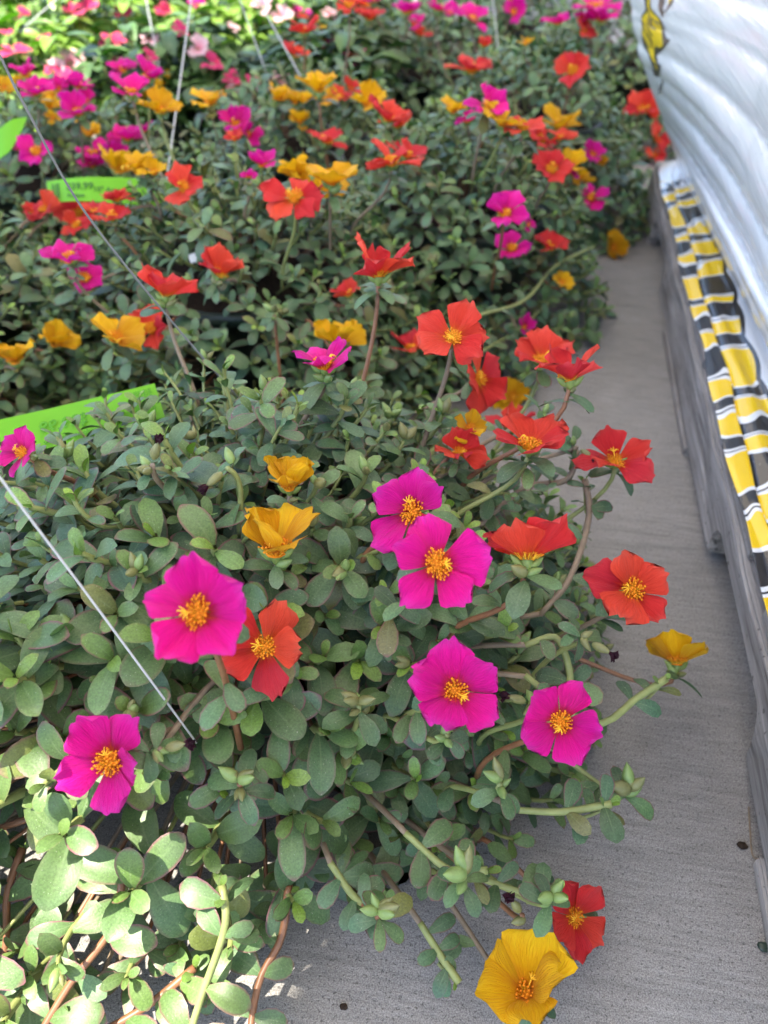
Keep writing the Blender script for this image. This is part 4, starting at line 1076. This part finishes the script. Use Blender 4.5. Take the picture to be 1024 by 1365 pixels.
# ------------------------------------------------------------------ build meshes for each plant
def leaf_mat4(p, d, n, L, wd, org):
    x = np.cross(d, n)
    M = np.eye(4); M[:3, 0] = x * L * wd; M[:3, 1] = d * L; M[:3, 2] = n * L; M[:3, 3] = p - org
    return M
def build_plant(name, m, base, tmpl, obj_meshes, mass_mat, far=False):
    root = empty(name, base); base = np.array(base, float); INV = Matrix.Translation(-Vector(base))
    sc = m.score; order = np.argsort(-sc)
    heroes = [i for i in order[:300] if sc[i] > 0]
    hs = set(heroes)
    for i in heroes:
        p, d, n, L, wd, var, tint = m.L[i]
        o = link('leaf', obj_meshes[var], root, leaf_mat4(p, d, n, L, wd, base).tolist())
        o.color = tint
    VV, FF, UU, TT = [], [], [], []; off = 0
    rest = [i for i in range(len(m.L)) if i not in hs]
    for var in range(6):
        ids = [i for i in rest if m.L[i][5] == var]
        if not ids: continue
        tv, tf, tu = tmpl[var]
        P = np.array([m.L[i][0] for i in ids]); D = np.array([m.L[i][1] for i in ids]); Nn = np.array([m.L[i][2] for i in ids])
        Ln = np.array([m.L[i][3] for i in ids]); Wd = np.array([m.L[i][4] for i in ids]); X = np.cross(D, Nn)
        V = P[:, None] - base + Ln[:, None, None] * (tv[None, :, 0, None] * X[:, None] * Wd[:, None, None] + tv[None, :, 1, None] * D[:, None] + tv[None, :, 2, None] * Nn[:, None])
        k = len(tv)
        F = (tf[None] + (np.arange(len(ids)) * k)[:, None, None]).reshape(-1, tf.shape[1]) + off
        VV.append(V.reshape(-1, 3)); FF.append(F); UU.append(np.tile(tu, (len(ids), 1)))
        TT.append(np.repeat(np.array([m.L[i][6] for i in ids]), k, 0)); off += len(ids) * k
    V = np.vstack(VV); V[:, 2] = np.maximum(V[:, 2], .0015 - base[2])
    o = link('leaves', big_mesh('leaves', V, np.vstack(FF), mass_mat, np.vstack(UU), np.vstack(TT)), root)
    tag(o, kind='stuff')
    # stems: small ones joined by colour, long ones single
    mats = [STEM_G, STEM_R, STEM_B]; acc = {0: [[], [], 0], 1: [[], [], 0], 2: [[], [], 0]}
    nst = 0
    for s in m.stems:
        pts, rad, mt = s[0], s[1], s[2]
        single = len(s) > 3
        if single and nst < 290:
            r0 = np.linspace(rad * .95, rad * 1.2, len(pts))
            v, f = tube_vf(pts - base, r0, 7 if not far else 4)
            link('stem', mesh('stem', v, f, [mats[mt]]), root); nst += 1
        else:
            v, f = tube_vf(pts - base, np.linspace(rad * .8, rad * 1.2, len(pts)), 4, False)
            A = acc[mt]; A[0].append(v); A[1].append(np.array(f) + A[2]); A[2] += len(v)
    for k, A in acc.items():
        if A[0]:
            V = np.vstack(A[0]); V[:, 2] = np.maximum(V[:, 2], .001 - base[2])
            tag(link('stems', big_mesh('stems', V, np.vstack(A[1]), mats[k]), root), kind='stuff')
    for (p, d, L, var) in m.buds[-300:]:
        e1 = nrm(np.cross(d, np.array([.3, .5, .2]))); e2 = np.cross(d, e1)
        M = np.eye(4); M[:3, 0] = e1 * L; M[:3, 1] = e2 * L; M[:3, 2] = d * L; M[:3, 3] = p - base
        link('bud', BUDM[var], root, M.tolist())
    for (M, col, roll, lift, hi, seed) in m.flowers:
        r = np.random.default_rng(seed)
        fo = link('flower', CALYXM, root, INV @ M)
        ms = PET[col] if hi else PET[col + 'lo']
        for k in range(5):
            a = roll + k * 2 * math.pi / 5 + r.normal(0, .15)
            li = lift + r.normal(.02, .22)
            pm = Matrix.Rotation(a - math.pi / 2, 4, 'Z') @ Matrix.Translation((0, .035, .012 * (k % 3))) @ Matrix.Rotation(li, 4, 'X') @ Matrix.Rotation(r.normal(.10, .20), 4, 'Y')
            s = r.uniform(.86, 1.14)
            pm = pm @ Matrix.Diagonal((s * r.uniform(.95, 1.12), s, s * r.uniform(.7, 1.3), 1))
            link('petal', ms[int(r.integers(7))], fo, pm)
        if col in 'pw': 
            continue
        sm = Matrix.Rotation(r.uniform(0, 6.28), 4, 'Z') @ Matrix.Rotation(r.normal(0, .18), 4, 'X') @ Matrix.Diagonal((r.uniform(.85, 1.3), r.uniform(.85, 1.3), r.uniform(.7, 1.3), 1))
        link('stamens', ST_HI[int(r.integers(3))] if hi else ST_LO[int(r.integers(2))], fo, sm)
        if hi: link('style', STYLE[int(r.integers(3))], fo, Matrix.Rotation(r.uniform(0, 6.28), 4, 'Z'))
    return root, INV
def wilted(root, INV, P, n, seed):
    r = np.random.default_rng(seed); e1 = nrm(np.cross(n, np.array([.2, .4, .9]))); e2 = np.cross(n, e1); M = np.eye(4)
    L = .013
    M[:3, 0] = e1 * L; M[:3, 1] = e2 * L; M[:3, 2] = n * L; M[:3, 3] = P
    o = link('wilted_flower', BUDM[0], root, INV @ Matrix(M.tolist()))
    for k in range(4):
        pm = Matrix.Translation((0, 0, .72)) @ Matrix.Rotation(k * 1.57 + r.uniform(0, .6), 4, 'Z') @ Matrix.Rotation(R(r.uniform(62, 88)), 4, 'X') @ Matrix.Diagonal((.42, .62, 1.1, 1))
        link('petal', PET['d'][k % 3], o, pm)
def pot_mesh(root, INV, c, r_top=.128, r_bot=.088, h=.155):
    prof = [(0, .0), (r_bot, 0), (r_bot + .004, .004), (r_top - .006, h - .018), (r_top + .003, h - .016), (r_top + .004, h), (r_top - .004, h), (r_top - .010, h - .02), (r_bot - .004, .006), (0, .006)]
    n = 28; V = []
    for r_, z in prof:
        for j in range(n):
            a = 2 * math.pi * j / n; V.append((c[0] + r_ * math.cos(a), c[1] + r_ * math.sin(a), z))
    F = [(i * n + j, i * n + (j + 1) % n, (i + 1) * n + (j + 1) % n, (i + 1) * n + j) for i in range(len(prof) - 1) for j in range(n)]
    link('pot', mesh('pot', V, F, [POT]), root, INV)
    V = []
    for i in range(6):
        for j in range(n):
            a = 2 * math.pi * j / n; rr = (r_top - .012) * i / 5
            V.append((c[0] + rr * math.cos(a), c[1] + rr * math.sin(a), h - .012 + .02 * (1 - (i / 5) ** 2) + .003 * math.sin(j * 5 + i * 3)))
    F = [(i * n + j, (i + 1) * n + j, (i + 1) * n + (j + 1) % n, i * n + (j + 1) % n) for i in range(5) for j in range(n)]
    link('soil', mesh('soil', V, F, [SOIL]), root, INV)
ROOT = {}
for (nm, m, sc, sp, q) in PORT:
    root, INV = build_plant('hanging_basket', m, (m.c[0], m.c[1], 0), {'hi': T_MID, 'mid': T_MID, 'lo': T_LO}[q], M_HI if q == 'hi' else M_MIDO, LEAF_M, q == 'lo')
    tag(root, LABELS[nm], 'flower basket', 'flowering hanging baskets set on the concrete')
    pot_mesh(root, INV, m.c); ROOT[nm] = (root, INV)
for i, (P, n) in enumerate(WILT_OBJ): wilted(*ROOT['front'], P, n, i)
BL = ['pink bedding plant with pale two tone blooms behind the yellow flowers', 'pink bedding plant beside the far portulaca, under the crossing white wires',
      'sunlit bedding plant with hot pink and white blooms', 'bright lime leaved bedding plant at the sunny outer edge of its row']
for i, b in enumerate(BUSH):
    root, INV = build_plant('bedding_plant', b, (b.c[0], b.c[1], 0), B_MID, M_BRO, BROAD_M, True)
    tag(root, BL[i] if i < 4 else ('sunlit lime green bedding plant in the back rows' if b.lime else 'dark leaved pink bedding plant in the back rows'), 'bedding plant', 'bedding plants behind the baskets' if i < 4 else ('lime bedding plants in the back rows' if b.lime else 'dark bedding plants in the back rows'))
    pot_mesh(root, INV, b.c, .08, .06, .13)

# ------------------------------------------------------------------ hanger wires, tags
def wire(nm, pts, rad, mat, name='hanger_wire'):
    root, INV = ROOT[nm]
    v, f = tube_vf(smooth_path(pts, 48), rad, 8)
    return link(name, mesh(name, v, f, [mat]), root, INV)
def hook(nm, P, mat):
    pts = [P + np.array([0, .014 * math.sin(q), .02 - .02 * math.cos(q)]) * 1.2 for q in np.linspace(0, 4.6, 14)]
    wire(nm, pts, .0016, mat, 'hook')
HK = at_depth(-190, -380, .27)
wire('front', [at_z(262, 990, .15), at_depth(245, 967, .425), at_depth(120, 797, .375), at_depth(0, 636, .33), at_depth(-95, 490, .30), HK], .00062, WIRE)
wire('front', [at_z(356, 585, .14), at_depth(343, 560, .63), at_depth(232, 432, .56), at_depth(115, 285, .49), at_depth(38, 150, .435), at_depth(0, 74, .41), at_depth(-60, -50, .37), HK], .00075, WIRE_D)
hook('front', HK, WIRE)
def hanger(nm, hook_px, hook_d, ends, rad, mat=WIRE):
    Hk = at_depth(hook_px[0], hook_px[1], hook_d)
    for (x, y, d) in ends: wire(nm, [at_depth(x, y + 14, d + .02), at_depth(x, y, d), lerp(at_depth(x, y, d), Hk, .5), Hk], rad, mat)
    hook(nm, Hk, mat)
hanger('farleft', (273, -131), 1.25, [(224, 228, 1.02), (452, 196, 1.22), (362, 118, 1.35)], .0010)
hanger('back', (178, -90), 1.5, [(213, 96, 1.42), (30, 40, 1.5)], .0010)
hanger('far', (640, -160), 1.75, [(664, 66, 1.62), (760, 30, 1.9)], .0009)
# tags
def strip(name, top, bot, mat, parent, INV, thick=.0006, bow=.0):
    """top / bottom edge points (world)"""
    t = smooth_path(top, 16); b = smooth_path(bot, 16)
    nrmv = nrm(np.cross(t[-1] - t[0], b[0] - t[0]))
    V = np.vstack([t, b, t + nrmv * thick, b + nrmv * thick]); n = 16
    F = []
    for i in range(n - 1):
        F += [(i, i + 1, n + i + 1, n + i), (2*n + i, 3*n + i, 3*n + i + 1, 2*n + i + 1), (i, 2*n + i, 2*n + i + 1, i + 1), (n + i, n + i + 1, 3*n + i + 1, 3*n + i)]
    F += [(0, n, 3*n, 2*n), (n - 1, 3*n - 1, 4*n - 1, 2*n - 1)]
    return link(name, mesh(name, V, F, [mat], False), parent, INV), t, b
def on_strip(tp, bt, u, v):
    u = min(max(u, 0), 1); i = min(14, int(u * 15)); f = u * 15 - i
    return lerp(lerp(tp[i], tp[i + 1], f), lerp(bt[i], bt[i + 1], f), v)
def lettering(txt, tp, bt, u0, v0, sgn, height, mat, parent, INV, nn):
    """flat letters printed on a strip: u0, v0 where the line starts, sgn -1 reads backwards"""
    cu = bpy.data.curves.new('lettering', 'FONT'); cu.body = txt; cu.size = height * 1.4; cu.resolution_u = 2; cu.offset = .00025
    ob = bpy.data.objects.new('tmp', cu); COL.objects.link(ob)
    dg = bpy.context.evaluated_depsgraph_get(); dg.update()
    me = bpy.data.meshes.new_from_object(ob.evaluated_get(dg)); bpy.data.objects.remove(ob)
    Lu = np.linalg.norm(tp[-1] - tp[0]); Lv = np.linalg.norm(tp[8] - bt[8])
    for v in me.vertices: v.co = Vector(on_strip(tp, bt, u0 + sgn * v.co.x / Lu, v0 - v.co.y / Lv) + nn * .0013)
    me.materials.append(mat)
    return link('lettering', me, parent, INV)
def make_tag(label, nm, top_px, bot_px, mirrored, price_px, htxt):
    t = [at_depth(*p) for p in top_px]; b = [at_depth(*p) for p in bot_px]
    root = empty('price_tag', (t[0] + b[-1]) / 2); INV = Matrix.Translation(-root.location)
    tag(root, label, 'price tag', 'green price tags'); 
    o, tp, bt = strip('tag_strip', t, b, TAGM, root, INV)
    toCam = nrm(CAM_P - t[0])
    nn = nrm(np.cross(t[-1] - t[0], b[0] - t[0])); nn = nn * np.sign(nn @ toCam)
    return root, INV, tp, bt, nn
R1, I1, tp, bt, nn = make_tag('lime green price tag printed $39.99 backwards beside a magenta flower', 'front',
    [(-30, 566, .600), (60, 546, .612), (140, 527, .618), (206, 511, .625)], [(-30, 617, .592), (60, 598, .604), (140, 579, .610), (220, 556, .617)], True, None, 0)
lettering('$39.99', tp, bt, .57, .60, -1, .0095, INKF, R1, I1, nn)
lettering('Purslane Combo', tp, bt, .66, .90, -1, .0048, INKF, R1, I1, nn)
def barcode(tp, bt, u0, u1, v0, v1, mat, root, INV, nn, nb, seed):
    r = random.Random(seed); V, F = [], []
    for i in range(nb):
        a = lerp(u0, u1, i / nb); b_ = a + (u1 - u0) / nb * r.uniform(.25, .75); k = len(V)
        V += [on_strip(tp, bt, a, v0) + nn * .0014, on_strip(tp, bt, b_, v0) + nn * .0014, on_strip(tp, bt, b_, v1) + nn * .0014, on_strip(tp, bt, a, v1) + nn * .0014]
        F.append((k, k + 1, k + 2, k + 3))
    link('barcode', mesh('barcode', V, F, [mat], False), root, INV)
barcode(tp, bt, .84, .97, .12, .8, INKF, R1, I1, nn, 12, 1)
R2, I2, tp, bt, nn = make_tag('lime green price tag with readable $39.99 and barcode behind coral flowers', 'farleft',
    [(62, 242, .955), (110, 236, .94), (170, 237, .945), (232, 241, .96)], [(65, 270, .95), (110, 268, .935), (170, 272, .94), (228, 277, .955)], False, None, 0)
lettering('$39.99', tp, bt, .19, .52, 1, .0095, INK, R2, I2, nn)
lettering('Purslane', tp, bt, .20, .84, 1, .0050, INK, R2, I2, nn)
lettering('10" Assorted', tp, bt, .42, .60, 1, .0064, INK, R2, I2, nn)
barcode(tp, bt, .05, .13, .18, .85, INK, R2, I2, nn, 8, 2)
R3, I3, tp, bt, nn = make_tag('curled blank lime green tag below the long grey wire', 'farleft',
    [(-30, 200, 1.05), (-8, 178, 1.03), (15, 160, 1.03), (36, 156, 1.04)], [(-30, 250, 1.04), (-5, 216, 1.02), (14, 200, 1.02), (30, 172, 1.03)], False, None, 0)
# white plastic clip
rc = empty('plastic_clip', at_depth(290, 345, .84)); IC2 = Matrix.Translation(-rc.location)
tag(rc, 'white plastic hanger clip arched over leaves beside a coral bloom', 'clip')
strip('clip_band', [at_depth(250, 340, .84), at_depth(262, 337, .835), at_depth(276, 339, .835)], [at_depth(254, 350, .835), at_depth(264, 348, .83), at_depth(277, 346, .83)], WHITE, rc, IC2, .002)
strip('clip_band', [at_depth(277, 340, .835), at_depth(293, 337, .835), at_depth(318, 342, .84), at_depth(327, 347, .84)], [at_depth(277, 346, .83), at_depth(293, 344, .83), at_depth(317, 346, .835), at_depth(326, 349, .835)], WHITE, rc, IC2, .001)
# litter on the concrete
v, f = tube_vf(smooth_path([at_z(998, 1076, .0012), at_z(1000, 1110, .0012), at_z(1004, 1142, .0012), at_z(1022, 1144, .0012)], 14), .0006, 5)
tag(link('twig', mesh('twig', v, f, [STEM_B])), 'thin pale dry twig lying on concrete near the pallet', 'twig')
def pebble(px, py, s, mat, name, label, cat):
    c = at_z(px, py, s * .4); bm = bmesh.new(); bmesh.ops.create_icosphere(bm, subdivisions=2, radius=1)
    for q in bm.verts:
        k = 1 + .18 * math.sin(q.co.x * 5 + px) * math.cos(q.co.y * 4 + py)
        q.co = Vector((c[0] + q.co.x * s * 1.3 * k, c[1] + q.co.y * s * k, max(.0005, c[2] + q.co.z * s * .5 * k)))
    m = bpy.data.meshes.new(name); bm.to_mesh(m); bm.free(); m.materials.append(mat)
    for p_ in m.polygons: p_.use_smooth = True
    return tag(link(name, m), label, cat)
pebble(990, 1127, .0030, SOIL, 'soil_crumb', 'dark soil crumb on concrete beside the dry twig', 'crumb')
pebble(1019, 1262, .0034, POT, 'leaf_scrap', 'small dark green scrap on the concrete under the pallet edge', 'scrap')
pebble(458, 1342, .0020, SOIL, 'soil_crumb', 'dark soil crumb on concrete in front of the basket leaves', 'crumb')
